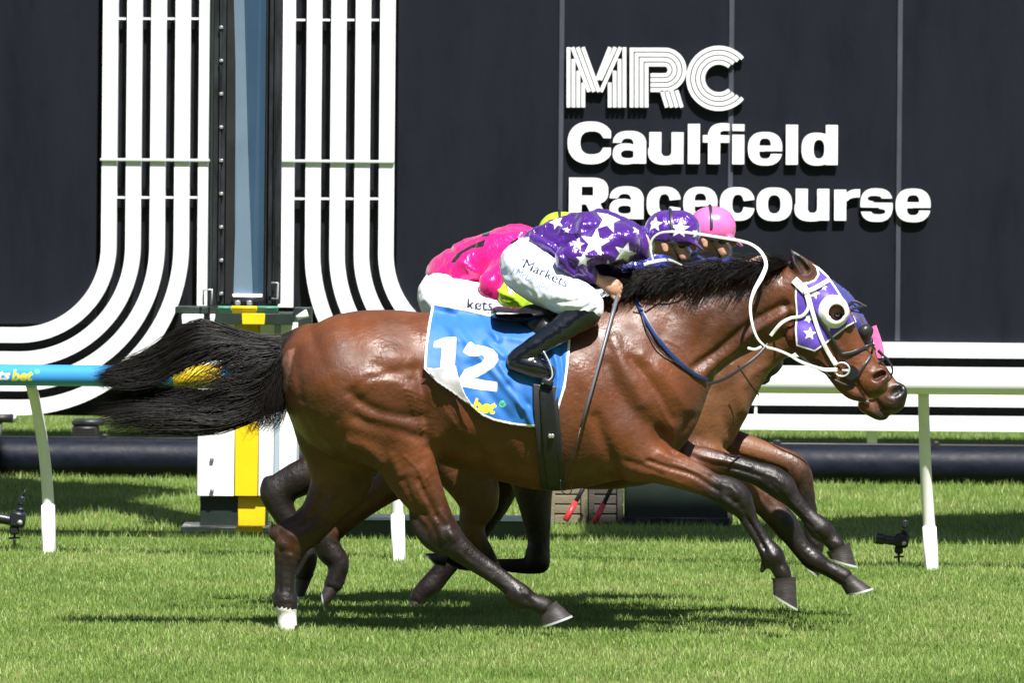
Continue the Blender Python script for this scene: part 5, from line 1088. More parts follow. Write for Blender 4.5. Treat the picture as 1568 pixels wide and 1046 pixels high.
def jockey(lbl, yc, J, silk, cap, h=.0055, silk_at=(), cap_at=(), pant_at=(), amp=.007, feats=None):
    """J: joints in picture columns; near limbs listed with their y offset from yc"""
    x0 = min(J['hip'][0]-70, 9999); x1 = max(p[0] for k in ('head', 'hand', 'hand_far') for p in [J[k]])+60
    o = thing('person', lbl, 'jockey', W(J['hip'][0], J['hip'][1], yc), 'jockeys crouched over their horses'); B = lambda: Field(*bounds(x0, x1, min(J['head'][1], J['chest'][1])-60, J['toe'][1]+35, yc, yc-.45, yc+.45), h)
    hx, hy = J['head']; hip, wst, che, nek = J['hip'], J['waist'], J['chest'], J['neck']; kn, ank, toe = J['knee'], J['ankle'], J['toe']; shd, elb, wri, hnd = J['shoulder'], J['elbow'], J['wrist'], J['hand']
    f = B()
    f.add(sh([(*hip, 32, 0, 1.3), (*wst, 28, 0, 1.35), (*che, 30, 0, 1.7), (nek[0]-18, nek[1], 22, 0, 1.6), (*nek, 15)], yc), .02, 3)
    f.add(sh([(*nek, 15), (hx-10, hy+12, 16), (hx, hy+6, 20, 0, .9)], yc), .02, 2)
    f.add(sh([(hx-3, hy, 25, 0, .88), (hx+5, hy-1, 24, 0, .88)], yc), .012, 1); f.add(sh([(hx+6, hy+18, 17, 0, .95), (hx+14, hy+30, 11, 0, 1.3)], yc), .015, 1)
    f.add(sh([(hx+25, hy+8, 3.5, 0, 1), (hx+32, hy+18, 4.5, 0, 1.1)], yc), .008, 1); f.add(sh([(hx+24, hy+27, 4, 0, 2), (hx+23, hy+31, 4, 0, 2)], yc), .006, 1)
    f.sub(sh([(hx+31, hy+24.6, 1.2, 0, 6), (hx+27, hy+24.8, 1.2, 0, 8)], yc), .003, 1)
    for sy in (-1, 1):
        f.add(sh([(hx-12, hy+12, 6.5, sy*.068, .4), (hx-11, hy+20, 5, sy*.068, .4)], yc), .006, 1); f.sub(sh([(hx-10, hy+13, 3, sy*.080, .6), (hx-9, hy+18, 2, sy*.080, .6)], yc), .004, 1)
        kk = 1 if sy < 0 else 0
        f.add(sh([(*hip, 28, sy*.09), (*[(hip[i]+kn[i])/2+(0, 4)[i] for i in (0, 1)], 27, sy*.17), (*kn, 17, sy*J['ky']), (*[(kn[i]*.6+ank[i]*.4)+(0, 3)[i] for i in (0, 1)], 15, sy*(J['ky']+.02)), (*ank, 8, sy*(J['ky']+.04)), (toe[0]-12, toe[1]-4, 6, sy*(J['ky']+.05)), (toe[0]-4, toe[1], 4, sy*(J['ky']+.05))], yc), .02, 4)
        S_, E_, W_, H_ = (shd, elb, wri, hnd) if sy < 0 else (J.get('shoulder_far', shd), J['elbow_far'], J['wrist_far'], J['hand_far'])
        f.add(sh([(*S_, 19, sy*.17), (*E_, 12, sy*.22), (*[(E_[i]+W_[i])/2 for i in (0, 1)], 11, sy*.19), (*W_, 7.5, sy*.15, 1.1)], yc), .02, 3)
        d = np.array(H_, float)-np.array(W_, float); L_h = np.hypot(*d); d /= L_h; nrm = np.array([-d[1], d[0]]); y_ = sy*.15
        f.add(sh([(*W_, 7.5, y_, 1.1), (*(np.array(W_)+d*16), 10.5, y_, .8), (*(np.array(W_)+d*30), 11.5, y_, .62)], yc), .008, 2)
        q = np.array(W_)+d*30
        for k in range(4):        # fingers curled down round the rein
            b0 = q+nrm*(11-6.6*k)+d*(4-1.2*abs(k-1.2)); b1 = b0+d*(10-k*.8)+nrm*3; b2 = b1+nrm*9-d*1.5; r_ = 3.3-.15*k
            f.add(sh([(*q, 4, y_), (*b0, r_+.4, y_+.0*sy), (*b1, r_, y_), (*b2, r_*.9, y_-sy*.012)], yc), .003, 2)
        t0 = np.array(W_)+d*12-nrm*6; t1 = t0+d*13-nrm*5; t2 = t1+d*11+nrm*2; f.add(sh([(*t0, 5.5, y_), (*t1, 4.4, y_), (*t2, 3.4, y_)], yc), .005, 2)
    V, Q = f.mesh(); V = smooth(V, Q, 1, .4); link('body', mesh_np('body', V-np.array(o.location), Q), m_skin, o, True)
    # breeches
    f = B(); f.add(sh([(hip[0]-4, hip[1]-3, 36, 0, 1.35), (*wst, 31, 0, 1.35)], yc), .02, 3)
    for sy in (-1, 1): f.add(sh([(hip[0], hip[1]+4, 38, sy*.10), (hip[0]+(kn[0]-hip[0])*.35, hip[1]+(kn[1]-hip[1])*.35+5, 37, sy*.14), (hip[0]+(kn[0]-hip[0])*.72, hip[1]+(kn[1]-hip[1])*.72+3, 30, sy*(J['ky']-.02)), (*kn, 23, sy*J['ky']), (kn[0]-5, kn[1]+12, 19, sy*J['ky'])], yc), .03, 4)
    garment('breeches', f, J.get('breech_mat', m_breech), o, .0045, 16, pant_at, 3, 1, J.get('bfeats'))
    # silks
    f = B(); f.add(sh([(*wst, 35, 0, 1.35), (*[(wst[i]+che[i])/2 for i in (0, 1)], 41, 0, 1.45), (*che, 42, 0, 1.5), (nek[0]-24, nek[1]-2, 29, 0, 1.45), (nek[0]-16, nek[1], 20, 0, 1.1)], yc), .03, 4)
    for sy in (-1, 1):
        S_, E_, W_ = (shd, elb, wri) if sy < 0 else (J.get('shoulder_far', shd), J['elbow_far'], J['wrist_far'])
        cu_ = [E_[i]+(W_[i]-E_[i])*.80 for i in (0, 1)]
        ak = J.get('arm', 1)
        f.add(sh([(*S_, 27*ak, sy*.16), (*[(S_[i]+E_[i])/2 for i in (0, 1)], 26*ak, sy*.20), (*E_, 21*ak, sy*.225), (*[(E_[i]+cu_[i])/2 for i in (0, 1)], 20*ak, sy*.21), (*[E_[i]*.2+cu_[i]*.8 for i in (0, 1)], 16*ak, sy*.18), (*cu_, 11, sy*.165)], yc), .03, 3)
    garment('silks', f, silk, o, amp, 9, silk_at, 7, 1, feats, (1, 1, .7))
    # boots
    for sy in (-1, 1):
        f = Field(*bounds(min(kn[0], ank[0])-60, kn[0]+45, kn[1]-20, toe[1]+30, yc, *(sorted((yc+sy*.08, yc+sy*.48)))), .0045); ky = J['ky']
        f.add(sh([(kn[0]-5, kn[1]+11, 25, sy*ky, .85), (*[kn[i]*.7+ank[i]*.3+(0, 5)[i] for i in (0, 1)], 22, sy*(ky+.01), .85), (*[kn[i]*.38+ank[i]*.62+(0, 3)[i] for i in (0, 1)], 19, sy*(ky+.03), .85), (*ank, 16, sy*(ky+.04), .9)], yc), .012, 3)
        f.add(sh([(*ank, 16, sy*(ky+.04), .9), (*J['heel'], 16, sy*(ky+.045), .8), (*[(J['heel'][i]+toe[i])/2 for i in (0, 1)], 16, sy*(ky+.05), .9), (*toe, 11, sy*(ky+.05), 1.1)], yc), .014, 3)
        garment('boot', f, m_boot, o, .0013, 30, (), 5, 1)
        a = np.array(J['heel']); b = np.array(toe); n_ = np.array([-(b-a)[1], (b-a)[0]])/np.hypot(*(b-a))
        P = [W(*(a+n_*12-(b-a)*.15), yc+sy*(ky+.045)), W(*(a*.5+b*.5+n_*13), yc+sy*(ky+.05)), W(*(b+n_*9+(b-a)*.1), yc+sy*(ky+.05))]
        strap([Vector(p)-Vector(o.location) for p in P], .014, .075, 5).build('sole', m_black, o, 'auto')
        if sy < 0:
            for k in range(4):
                c = np.array(ank)*(1-.22*k)+np.array(toe)*.22*k+np.array([8-2*k, -10+2*k]); MB().tube([Vector(W(c[0]-6, c[1]-3, yc-ky-.07))-Vector(o.location), Vector(W(c[0]+5, c[1]+2, yc-ky-.055))-Vector(o.location)], .003, 6).build('lace', m_leather, o, True)
    # helmet
    f = Field(*bounds(hx-55, hx+65, hy-55, hy+45, yc, yc-.14, yc+.14), .0045)
    ec = 11 if J.get('cloth_cap') else 4
    f.add(sh([(hx-ec, hy-7, 33, 0, .98), (hx+ec, hy-8, 32, 0, .98)], yc), .01, 3)
    X = f.ax[0][:, None, None]; Z = f.ax[2][None, None, :]; pa = W(hx-42, hy+4, yc); pb_ = W(hx+42, hy+13, yc); nx_, nz_ = (pb_[2]-pa[2]), -(pb_[0]-pa[0]); ln = math.hypot(nx_, nz_)
    pl = ((X-pa[0])*nx_+(Z-pa[2])*nz_)/ln; f.f = np.maximum(f.f, pl.astype(np.float32)+0*f.f)
    f.add(sh([(hx+24, hy+7, 5, 0, 5.2), (hx+36, hy+13, 3.4, 0, 6), (hx+45, hy+20, 2.0, 0, 4.5)], yc), .008, 3)
    he = garment('helmet', f, cap, o, .0015 if J.get('cloth_cap') else 0, 26, cap_at, 2, 1)
    fo = Vector(o.location); arc_ = [Vector(W(hx+34.5*math.cos(a)*.05-4, hy-7-35*math.sin(a), yc-.0))+Vector((0, -.094*math.cos(a), 0)) for a in np.linspace(.0, math.pi, 15)]
    strap([p-fo for p in arc_], .012, .003, 1).build('helmet_band', m_bst, he if False else o, 'auto')
    strap([Vector(W(hx-6, hy+2, yc-.083))-fo, Vector(W(hx+4, hy+22, yc-.062))-fo, Vector(W(hx+12, hy+38, yc-.03))-fo, Vector(W(hx+14, hy+41, yc))-fo], .010, .003, 3).build('chin_strap', m_bst, o, 'auto')
    f = Field(*bounds(hx+2, hx+40, hy-5, hy+30, yc, yc-.1, yc+.1), .004); f.add(sh([(hx+13, hy+12, 7, -.035, 1), (hx+19, hy+12, 7, 0, 2.2), (hx+13, hy+12, 7, .035, 1)], yc), .008, 2); garment('goggles', f, m_gog, o, 0, 1)
    strap([Vector(W(hx+17, hy+11, yc-.055))-fo, Vector(W(hx, hy+9, yc-.078))-fo, Vector(W(hx-16, hy+6, yc-.070))-fo], .014, .003, 3).build('goggle_strap', m_bst, o, 'auto')
    f = Field(*bounds(nek[0]-30, nek[0]+30, nek[1]-40, nek[1]+40, yc, yc-.12, yc+.12), .0045)
    f.add(sh([(nek[0]-12, nek[1], 23, 0, 1.05), (nek[0]+1, nek[1], 19, 0, 1.05)], yc), 0, 2); garment('collar', f, J.get('collar', silk), o, 0, 1)
    return o
s1 = satin('purple_satin', (.062, .010, .21)); attr_mix(s1, 'print', (.80, .80, .86))
c1 = satin('purple_cap_silk', (.07, .012, .24), 26); attr_mix(c1, 'print', (.80, .80, .86))
bm_ = mat('printed_white_breeches', (.76, .79, .88), rough=.55, bump=.0012, bscale=35); attr_mix(bm_, 'mk', (.02, .03, .07)); attr_mix(bm_, 'nm', (.16, .27, .48)); attr_mix(bm_, 'rd', (.7, .10, .10))
stars1 = [star(932, 336, 22, .25), star(911, 372, 24, .15), star(885, 374, 11, .2), star(893, 398, 13, .1), star(957, 388, 19, .3), star(931, 412, 15, 0), star(852, 340, 12, .9), star(975, 352, 8, .3), star(868, 352, 6, .2)]
caps1 = [star(1003, 343, 13, .1), star(1041, 350, 16, .1), star(1068, 357, 10, .2)]
mk = fit('Markets', 806, 880, 396, 411, 0, .012, R(25)); nm_ = fit('J.McDonald', 786, 850, 407, 423, .1, -.004, R(25)); rd_ = [np.array(q) for q in zip(circ(801, 398, 2.4), circ(801, 398, 2.4)[1:]+circ(801, 398, 2.4)[:1])]
fr = lambda g: (lambda q, V: np.where(V[:, 1] < -.05, g(q), -1)*.0027)
J1 = dict(hip=(806, 408), waist=(838, 378), chest=(915, 365), neck=(990, 374), head=(1030, 362), knee=(901, 468), ankle=(818, 533), heel=(791, 553), toe=(840, 569), ky=.235,
          shoulder=(952, 368), elbow=(870, 398), wrist=(914, 427), hand=(956, 450), elbow_far=(900, 420), wrist_far=(960, 428), hand_far=(1000, 440), bfeats=[([(905, 452), (880, 462), (850, 462)], -.006, 3), ([(912, 462), (890, 474), (868, 474)], -.005, 3), ([(918, 470), (900, 484)], -.004, 3), ([(790, 372), (815, 385), (850, 395)], -.007, 3.5), ([(785, 382), (805, 400)], -.005, 4), ([(775, 430), (795, 445), (825, 458)], .004, 4), ([(860, 430), (885, 440), (905, 450)], -.004, 4), ([(768, 400), (772, 420)], -.004, 4)], cloth_cap=True, breech_mat=bm_, collar=m_white)
jk1 = jockey('jockey in purple silks with white stars riding the nearest horse number 12', 0, J1, s1, c1, .0045,
    (('print', fr(lambda q: np.max([sd_poly(q, [s_]) for s_ in stars1], 0))),), (('print', fr(lambda q: np.max([sd_poly(q, [s_]) for s_ in caps1], 0))),),
    (('mk', fr(lambda q: sd_edges(q, mk))), ('nm', fr(lambda q: sd_edges(q, nm_))), ('rd', fr(lambda q: sd_poly(q, [circ(801, 398, 2.4)])))), .011,
    [([(800, 358), (835, 372), (868, 400)], .008, 6), ([(815, 352), (850, 375), (880, 415)], -.010, 4), ([(880, 325), (875, 350), (890, 375)], -.010, 5), ([(895, 330), (890, 352)], .008, 6), ([(890, 345), (930, 350), (975, 372)], .006, 6), ([(860, 375), (900, 378), (930, 400)], -.008, 4), ([(975, 345), (982, 370), (980, 395)], -.006, 4), ([(905, 405), (899, 425)], -.005, 3)])
# stirrup and whip
sp = thing('stirrup', 'black stirrup iron under the boot of the jockey in purple', 'stirrup', W(842, 570, -.29)); so = Vector(sp.location)
MB().tube([Vector(W(a, b, -.335))-so for a, b in catmull([(830, 588), (845, 578), (843, 560), (836, 545), (832, 538)], 5)], .0035, 8).build('iron', m_shoe, sp, True)
MB().box(Vector(W(838, 585, -.29))-so, (.05, .1, .03), bev=.008, ry=R(20)).build('tread', m_black, sp, 'auto')
strap([Vector(W(832, 540, -.30))-so, Vector(W(836, 515, -.27))-so, Vector(W(842, 492, -.2))-so], .02, .004, 3).build('stirrup_leather', m_leather, sp, 'auto')
wh = thing('whip', 'long dark riding whip hanging from the hand of the jockey in purple', 'whip', W(941, 462, -.17)); wo = Vector(wh.location)
MB().tube([Vector(W(a, b, y))-wo for a, b, y in ((946, 452, -.15), (938, 480, -.2), (925, 528, -.3), (908, 590, -.36), (890, 654, -.38))], [.0085, .0085, .0065, .0055, .0068], 10).build('handle', mat('grey_whip_grip', (.11, .12, .14), rough=.35), wh, True)
MB().tube([Vector(W(a, b, y))-wo for a, b, y in ((889, 654, -.38), (881, 685, -.38), (873, 712, -.37), (869, 735, -.36))], [.003, .0022, .0018, .002], 6).build('tip', m_leather, wh, True)
# ================================================================ HORSE 2 (middle) and HORSE 3 (far)
def far_horse(lbl, yc, chains, subs, attrs, m, bnd, h=.0105, feats=None, dx=0, dy=0):
    o = thing('horse', lbl, 'horse', (W((bnd[0]+bnd[1])/2, 700, yc)[0], yc, 0), 'racehorses galloping to the post')
    f = Field(*bounds(*bnd, yc, yc-.37, yc+.37), h)
    for c, k, n in chains: f.add(sh(c, yc), k, n)
    for c, k in subs: f.sub(sh(c, yc), k, 2)
    b = finish(f, 'body', m, o, feats, attrs, 1, yc); return o, f
def mirror_pair(c, k, n): return [(c, k, n), ([(p[0], p[1], p[2], -p[3], *p[4:]) for p in c], k, n)]
def shift(c, dx, dy, s=1): return [(p[0]*s+dx, p[1]*s+dy, p[2]*s, *p[3:]) for p in c]
head_ch = [([(1226, 430, 34, 0, .95), (1238, 455, 44, 0, .82), (1252, 490, 51, 0, .70), (1273, 518, 42, 0, .68), (1295, 545, 34, 0, .66), (1318, 570, 30, 0, .66), (1334, 586, 25, 0, .84, .6), (1343, 590, 18, 0, 1.15, .9)], .03, 4)]
head_ch += mirror_pair([(1347, 578, 17, -.03, .6, .9), (1340, 590, 15, -.025, .8, .9)], .02, 2)+mirror_pair([(1262, 462, 12, -.075, .5), (1282, 468, 13, -.082, .45), (1300, 492, 10, -.062, .5)], .03, 2)
head_ch += mirror_pair([(1236, 426, 13, -.052, .7, .3), (1231, 413, 12.5, -.058, .6, .4), (1220, 399, 9, -.06, .6, .8), (1211, 385, 2.5, -.06, .8, 1)], .012, 3)
head_ch += [([(1300, 596, 13, 0, 1.3), (1318, 610, 10, 0, 1.5, .8), (1328, 613, 7, 0, 1.6, 1)], .012, 2)]
nost = [([(1343, 578, 6.5, -.062, 1.2), (1352, 573, 5.5, -.055, 1.2)], .01), ([(1343, 578, 6.5, .062, 1.2), (1352, 573, 5.5, .055, 1.2)], .01)]
def mv(L, dx, dy): return [(shift(c[0], dx, dy), *c[1:]) for c in L]
Y2, Y3 = .85, 1.7
h2c = [([(560, 590, 60, 0, 1.2), (600, 605, 95, 0, 1), (680, 608, 112, 0, .85), (800, 615, 118, 0, .82), (910, 622, 128, 0, .74), (975, 618, 125, 0, .68), (1020, 612, 120, 0, .64), (1032, 606, 108, 0, .66)], .02, 3),
       ([(1010, 590, 95, 0, .6), (1080, 556, 88, 0, .55), (1128, 528, 66, 0, .55), (1168, 505, 56, 0, .56), (1208, 488, 50, 0, .6), (1232, 472, 44, 0, .68)], .09, 4)]
h2c += mv(head_ch, 26, 24)
h2c += [([(990, 650, 62, -.10, .7), (1040, 690, 44, -.12, .75), (1092, 712, 30, -.13, .85), (1130, 734, 25, -.13, .85, .1), (1158, 758, 22, -.13, .85, .3), (1182, 782, 20, -.13, .8, .6), (1202, 803, 21, -.13, .85, .9), (1216, 825, 16, -.13, .8, 1), (1230, 843, 15, -.13, .8, 1), (1246, 858, 17, -.13, .95, 1), (1262, 868, 13, -.13, 1, 1), (1278, 876, 13, -.13, 1, 1), (1292, 884, 14, -.13, 1, 1)], .045, 4),
        ([(1000, 620, 60, .10, .7), (1060, 662, 44, .12, .75), (1104, 680, 31, .13, .85), (1150, 692, 24, .13, .85), (1186, 702, 20, .13, .85, .3), (1212, 712, 20, .13, .85, .5), (1224, 728, 20, .13, .85, .7), (1232, 750, 15, .13, .8, .8), (1238, 778, 12.5, .13, .8, 1), (1243, 805, 13, .13, .8, 1), (1247, 828, 16, .13, .95, 1), (1247, 845, 13, .13, 1, 1), (1243, 856, 14, .13, 1.05, 1)], .045, 4),
        ([(640, 640, 75, .12, .7), (660, 690, 55, .13, .7), (622, 722, 36, .13, .75), (588, 750, 24, .13, .8, .1), (545, 784, 18, .13, .8, .3), (512, 812, 17, .13, .8, .6), (492, 828, 15, .13, .8, .8)], .04, 4),
        ([(494, 824, 17, .13, .8, .9), (504, 844, 20, .13, .8, 1), (518, 862, 17, .13, .9, 1), (516, 880, 15, .13, 1, 1), (511, 894, 15, .13, 1, 1)], .02, 3),
        ([(650, 620, 80, -.12, .7), (690, 680, 56, -.13, .7), (722, 735, 40, -.13, .75), (733, 770, 30, -.13, .8), (724, 797, 21, -.13, .8, .1), (728, 820, 16, -.13, .8, .3), (742, 842, 12, -.13, .8, .7), (750, 858, 12, -.13, .9, 1)], .04, 4),
        ([(560, 560, 22, 0, .9, .2), (530, 572, 14, 0, .8, 1), (515, 590, 8, 0, .8, 1)], .03, 3)]
ft2 = [([(1120, 560), (1128, 600), (1140, 640)], .012, 9), ([(1100, 600), (1108, 640), (1120, 665)], -.010, 9), ([(1085, 575), (1092, 620)], .006, 10), ([(1135, 640), (1128, 665), (1112, 690)], -.012, 6), ([(1110, 690), (1150, 705), (1200, 722)], -.008, 4), ([(1120, 715), (1150, 745), (1180, 775)], -.006, 5), ([(1068, 670), (1100, 690)], -.01, 8), ([(1172, 560), (1150, 575), (1142, 590)], .006, 6), ([(1337, 607), (1345, 620), (1350, 636)], -.008, 3), ([(1350, 585), (1360, 595)], .004, 5), ([(1300, 545), (1320, 565)], .006, 6)]
h2, f2 = far_horse('lighter bay racehorse in the middle with blue and pink headgear, nose just in front', Y2, h2c, mv(nost, 26, 24), {'white': lambda V, q: 0*V[:, 0], 'pink': lambda V, q: .12*(np.hypot(q[:, 0]-1353, q[:, 1]-620) < 22)}, m_bay2, (470, 1400, 395, 950), .0090, ft2)
near2 = f2.near(); sf2 = surf(near2, f2, 0, Y2-.02)
def sf_y(near, fld, y0): return lambda px, py, off=0: (lambda q: Vector(W(px, py, float(surf_np(near, fld, np.array([[px, py]]), y0-.03, y0-.1)[0])-off)))(0)
sf2 = sf_y(near2, f2, Y2)
hoof(h2, (1303, 879), (1286, 894), (1335, 901), (1296, 911), Y2-.13, 14); hoof(h2, (1262, 862), (1232, 848), (1253, 884), (1224, 856), Y2+.13, 14)
hoof(h2, (528, 892), (500, 888), (498, 934), (493, 908), Y2+.13, 14); hoof(h2, (762, 860), (742, 864), (770, 874), (740, 876), Y2-.13, 13)
P = guides([[(550, 560, Y2), (480, 555, Y2), (420, 545, Y2), (360, 545, Y2), (320, 560, Y2)], [(550, 575, Y2-.03), (490, 585, Y2-.04), (430, 590, Y2-.04), (370, 600, Y2-.03), (330, 610, Y2)]], 900, 14, rg, .01, .012, 30); hair('tail', P, .0016, h2)
def mane_np(n, x0, x1, ys, L0, L1, yc, drp=26, upm=9, seed=3, lat=.07):
    g = np.random.default_rng(seed); t = g.random(n); rx_ = x0+t*(x1-x0); ry_ = np.interp(rx_, np.linspace(x0, x1, len(ys)), ys); Lh = g.uniform(L0, L1, n)
    cl = np.floor(t*80).astype(int); cr_ = g.standard_normal((90, 3))[cl]; sA = np.linspace(0, 1, 12)[None]; droop = drp+9*cr_[:, :1]+g.normal(0, 5, (n, 1)); up = np.abs(g.normal(upm, 6, (n, 1)))+3*cr_[:, 1:2]
    X_ = rx_[:, None]-Lh[:, None]*sA*(.95+.12*cr_[:, 1:2]); Y_ = ry_[:, None]-up*np.sin(sA*np.pi*.75)*1.3+droop*sA**1.8+g.normal(0, 1.5, (n, 1))+1.5*np.sin(sA*6+g.random((n, 1))*6)*sA
    yy = yc+g.uniform(-.035, .02, (n, 1))-lat*sA**.8*np.clip(1.0+.3*cr_[:, 2:3], .2, 2); return WA(np.stack([X_, Y_, yy], 2).reshape(-1, 3)).reshape(n, 12, 3)
hair('mane', mane_np(1300, 1080, 1250, [470, 455, 440, 430], 35, 70, Y2), .0014, h2)
h3c = [([(520, 590, 52, 0, 1.25), (560, 600, 84, 0, 1), (640, 608, 104, 0, .9), (730, 615, 112, 0, .84), (810, 620, 118, 0, .76), (860, 612, 108, 0, .7)], .02, 3),
       ([(850, 590, 85, 0, .62), (930, 550, 74, 0, .56), (980, 520, 60, 0, .56), (1005, 490, 50, 0, .6), (1025, 470, 42, 0, .7)], .09, 4)]
def rot(c, a, cx=1335, cy=588):
    co, si = math.cos(a), math.sin(a); return [(cx+(p[0]-cx)*co+(p[1]-cy)*si, cy-(p[0]-cx)*si+(p[1]-cy)*co, *p[2:]) for p in c]
h3c += mv([(rot(c[0], R(15)), *c[1:]) for i, c in enumerate(head_ch) if i not in (5, 6)], -162, -33)
h3c += [([(800, 650, 56, -.10, .7), (812, 705, 42, -.12, .75), (817, 755, 29, -.13, .8, .3), (822, 795, 22, -.13, .85, .8), (825, 832, 17, -.13, .85, 1), (823, 850, 19.5, -.13, .9, 1), (824, 861, 18, -.13, .9, 1)], .03, 4), ([(826, 862, 16.5, -.13, .85, 1), (808, 867, 13, -.13, .8, 1), (775, 866, 10.5, -.13, .8, 1), (740, 865, 10.5, -.13, .8, 1), (712, 861, 13.5, -.13, .9, 1), (700, 857, 13.5, -.13, 1, 1), (688, 852, 10, -.13, 1, 1)], .008, 4),
        ([(790, 650, 56, .10, .7), (770, 710, 42, .12, .75), (752, 768, 29, .13, .8, .4), (725, 815, 22, .13, .85, .9), (703, 842, 19, .13, .85, 1), (680, 872, 16, .13, .85, 1), (660, 896, 17, .13, .95, 1), (646, 908, 14, .13, 1, 1), (641, 916, 14, .13, 1, 1)], .03, 4),
        ([(560, 640, 72, -.12, .7), (540, 690, 50, -.13, .7), (500, 715, 32, -.13, .75, .5), (455, 735, 27, -.13, .75, .9), (424, 752, 24, -.13, .75, 1)], .04, 4),
        ([(410, 738, 9, -.13, .8, 1), (422, 758, 23, -.13, .75, 1), (434, 785, 19, -.13, .8, 1), (452, 815, 16, -.13, .8, 1), (468, 842, 17, -.13, .9, .9), (470, 862, 15, -.13, 1, .9), (465, 880, 14, -.13, 1, .9)], .02, 3),
        ([(570, 640, 66, .12, .7), (550, 700, 44, .13, .7), (500, 772, 26, .13, .75, .5), (452, 815, 22, .13, .75, 1), (441, 850, 16, .13, .8, 1), (440, 880, 15, .13, .8, 1), (441, 900, 15, .13, .9, 1), (443, 912, 13, .13, 1, 1)], .03, 4),
        ([(505, 575, 16, 0, .9, .4), (480, 585, 12, 0, .8, 1)], .03, 3)]
h3, f3 = far_horse('dark bay racehorse on the far side, mostly hidden, muzzle below the nearest neck', Y3, h3c, mv(nost, -162, -33), {'white': lambda V, q: 0*V[:, 0], 'pink': lambda V, q: .5*(np.hypot(q[:, 0]-1186, q[:, 1]-535) < 20)}, m_bay3, (395, 1225, 345, 930), .0110)
hoof(h3, (688, 846), (682, 868), (652, 848), (670, 866), Y3-.13, 12); hoof(h3, (655, 914), (630, 908), (642, 934), (626, 926), Y3+.13, 12)
hoof(h3, (480, 880), (452, 876), (466, 914), (452, 914), Y3-.13, 12); hoof(h3, (456, 908), (430, 908), (460, 924), (430, 924), Y3+.13, 12)
P = guides([[(500, 578, Y3), (470, 585, Y3), (440, 600, Y3), (400, 615, Y3), (360, 620, Y3)], [(500, 585, Y3-.03), (470, 600, Y3-.04), (440, 620, Y3-.04), (400, 632, Y3-.03), (370, 640, Y3)]], 700, 14, rg, .01, .012, 30); hair('tail', P, .0016, h3)
hair('mane', mane_np(1000, 880, 1020, [510, 475, 455, 440], 35, 70, Y3, lat=.05, seed=8), .0015, h3)
# headgear of horse 2
hl2 = W(1300, 500, Y2); hood2 = thing('hood', 'blue racing hood with dark blinker cup on the middle horse', 'hood', hl2)
m_h2 = mat('blue_hood_fabric', (.035, .04, .19), rough=.5, sheen=.2, bump=.0006, bscale=120)
patch('hood_cover', [(1245, 455), (1275, 428), (1300, 447), (1312, 462), (1322, 482), (1333, 503), (1343, 520), (1325, 528), (1305, 545), (1275, 560), (1245, 555)], near2, f2, m_h2, hood2, .008, .003, 2, None, mirror=False, sm=4, default=Y2-.02)
pc = sf2(1322, 508, .01)-Vector(hl2); MB().tube([pc+Vector((0, .02, 0)), pc+Vector((.01, -.01, 0)), pc+Vector((.022, -.02, -.006))], [.028, .034, .030], 18).build('blinker_cup', m_bst, hood2, True)
br2 = thing('bridle', 'dark racing bridle with pink noseband on the middle horse', 'bridle', hl2)
m_pink = mat('pink_noseband', (.70, .14, .36), rough=.7, bump=.002, bscale=80)
for nm, pts, w, m, off in (('browband', [(1295, 470), (1308, 462), (1326, 470)], .011, m_bst, .015), ('brow_strap', [(1300, 475), (1322, 468)], .011, m_bst, .015), ('pink_noseband', [(1336, 500), (1343, 520), (1348, 540), (1342, 543)], .034, m_pink, .006),
    ('noseband', [(1330, 560), (1345, 556), (1358, 546)], .010, m_bst, .008), ('cross_strap', [(1345, 536), (1362, 555), (1366, 572), (1350, 592), (1334, 604)], .009, m_bst, .01), ('cheek_strap', [(1290, 480), (1310, 540), (1325, 580)], .011, m_bst, .010), ('chin_strap', [(1300, 595), (1318, 612), (1332, 618)], .01, m_bst, .01)):
    strap_on(nm, pts, w, .005, m, br2, sf2, off)
rn2 = thing('rein', 'thin dark rein of the middle horse running back over its neck', 'rein', W(1300, 560, Y2-.15))
free('rein_strap', [(1315, 600, Y2-.09), (1270, 575, Y2-.13), (1220, 540, Y2-.14), (1180, 470, Y2-.12), (1178, 412, Y2-.13)], 4, m_bst, .004, rn2)
free('girth_strap', [(1130, 560, Y2-.24), (1150, 590, Y2-.2), (1162, 605, Y2-.14)], 2.5, m_bst, .003, rn2)
hl3 = W(1160, 530, Y3); br3 = thing('bridle', 'dark racing bridle on the far horse whose muzzle shows below the nearest neck', 'bridle', hl3); sf3 = sf_y(f3.near(), f3, Y3)
for nm, pts, w in (('noseband', [(1128, 515), (1150, 512), (1172, 500)], .011), ('cross_strap', [(1172, 500), (1168, 525), (1150, 550)], .010), ('cheek_strap', [(1060, 470), (1090, 505), (1125, 535)], .011)): strap_on(nm, pts, w, .005, m_bst, br3, sf3, .01)
b3 = sf3(1132, 538, .016)-Vector(hl3); MB().tube([b3+Vector((math.cos(a)*11*S, 0, math.sin(a)*10*S)) for a in np.linspace(0, 2*math.pi, 21)], .004, 8, False).build('bit_ring', m_shoe, br3, True)
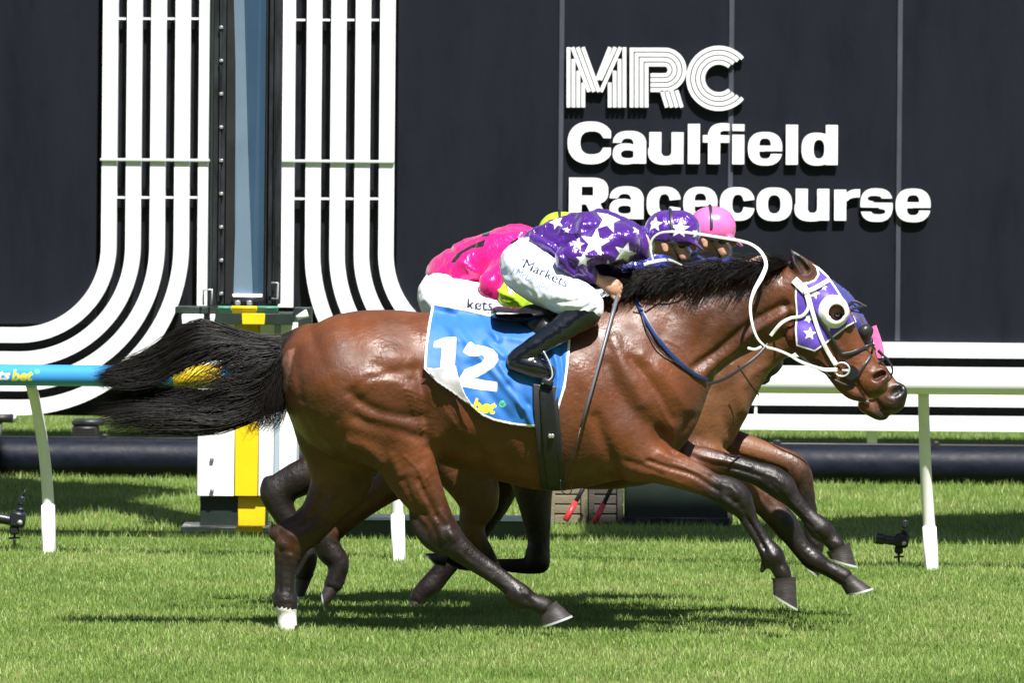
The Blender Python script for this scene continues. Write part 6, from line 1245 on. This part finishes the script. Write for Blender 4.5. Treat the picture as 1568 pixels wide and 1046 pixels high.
# jockeys 2 and 3
s2 = satin('blue_satin', (.03, .04, .30)); c2 = mat('pink_helmet_shell', (.78, .15, .42), rough=.22, coat=.5)
J2 = dict(hip=(868, 418), waist=(902, 395), chest=(965, 388), neck=(1054, 378), head=(1091, 356), knee=(960, 478), ankle=(880, 540), heel=(856, 556), toe=(898, 572), ky=.235,
          shoulder=(1010, 394), elbow=(968, 432), wrist=(1010, 452), hand=(1040, 458), elbow_far=(1075, 418), wrist_far=(1142, 407), hand_far=(1182, 405), collar=s2)
jk2 = jockey('jockey in blue silks and glossy pink helmet behind the one in purple', Y2, J2, s2, c2, .0065)
s3 = satin('pink_satin', (.72, .006, .20)); attr_mix(s3, 'print', (.012, .008, .010)); m_lime = satin('lime_satin', (.42, .72, .02)); c3 = mat('lime_helmet_shell', (.45, .75, .03), rough=.25, coat=.5)
bk3 = [[(690, 402), (700, 388), (716, 378), (732, 371), (744, 366), (740, 378), (722, 380), (708, 388), (697, 402)], [(780, 372), (792, 364), (800, 372), (790, 380)], [(735, 350), (752, 352), (748, 362), (738, 362)]]
bm3 = mat('lettered_white_breeches', (.74, .76, .80), rough=.55, bump=.0012, bscale=35); attr_mix(bm3, 'mk', (.02, .03, .07)); mk3 = fit('kets', 716, 756, 456, 474, 0, .012, R(4))
J3 = dict(hip=(680, 455), waist=(688, 424), chest=(765, 392), neck=(824, 378), head=(860, 364), knee=(790, 478), ankle=(720, 535), heel=(700, 552), toe=(738, 566), ky=.2,
          shoulder=(782, 400), elbow=(752, 440), wrist=(838, 474), hand=(870, 478), elbow_far=(800, 440), wrist_far=(860, 460), hand_far=(890, 465), breech_mat=bm3, collar=m_lime, arm=.82)
jk3 = jockey('jockey in bright pink silks with lime sleeves and cap on the far horse', Y3, J3, s3, c3, .0065, (('print', lambda q, V: np.max([sd_poly(q, [b_]) for b_ in bk3], 0)*.0028),), (), (('mk', lambda q, V: np.where(V[:, 1] < Y3-.05, sd_edges(q, mk3), -1)*.0028),), .009)
f = Field(*bounds(740, 880, 400, 500, Y3, Y3-.36, Y3+.05), .006); f.add(sh([(782, 452, 23, -.225), (804, 462, 22, -.21), (834, 474, 16, -.17)], Y3), .03, 3)
garment('sleeve', f, m_lime, jk3, .008, 12)
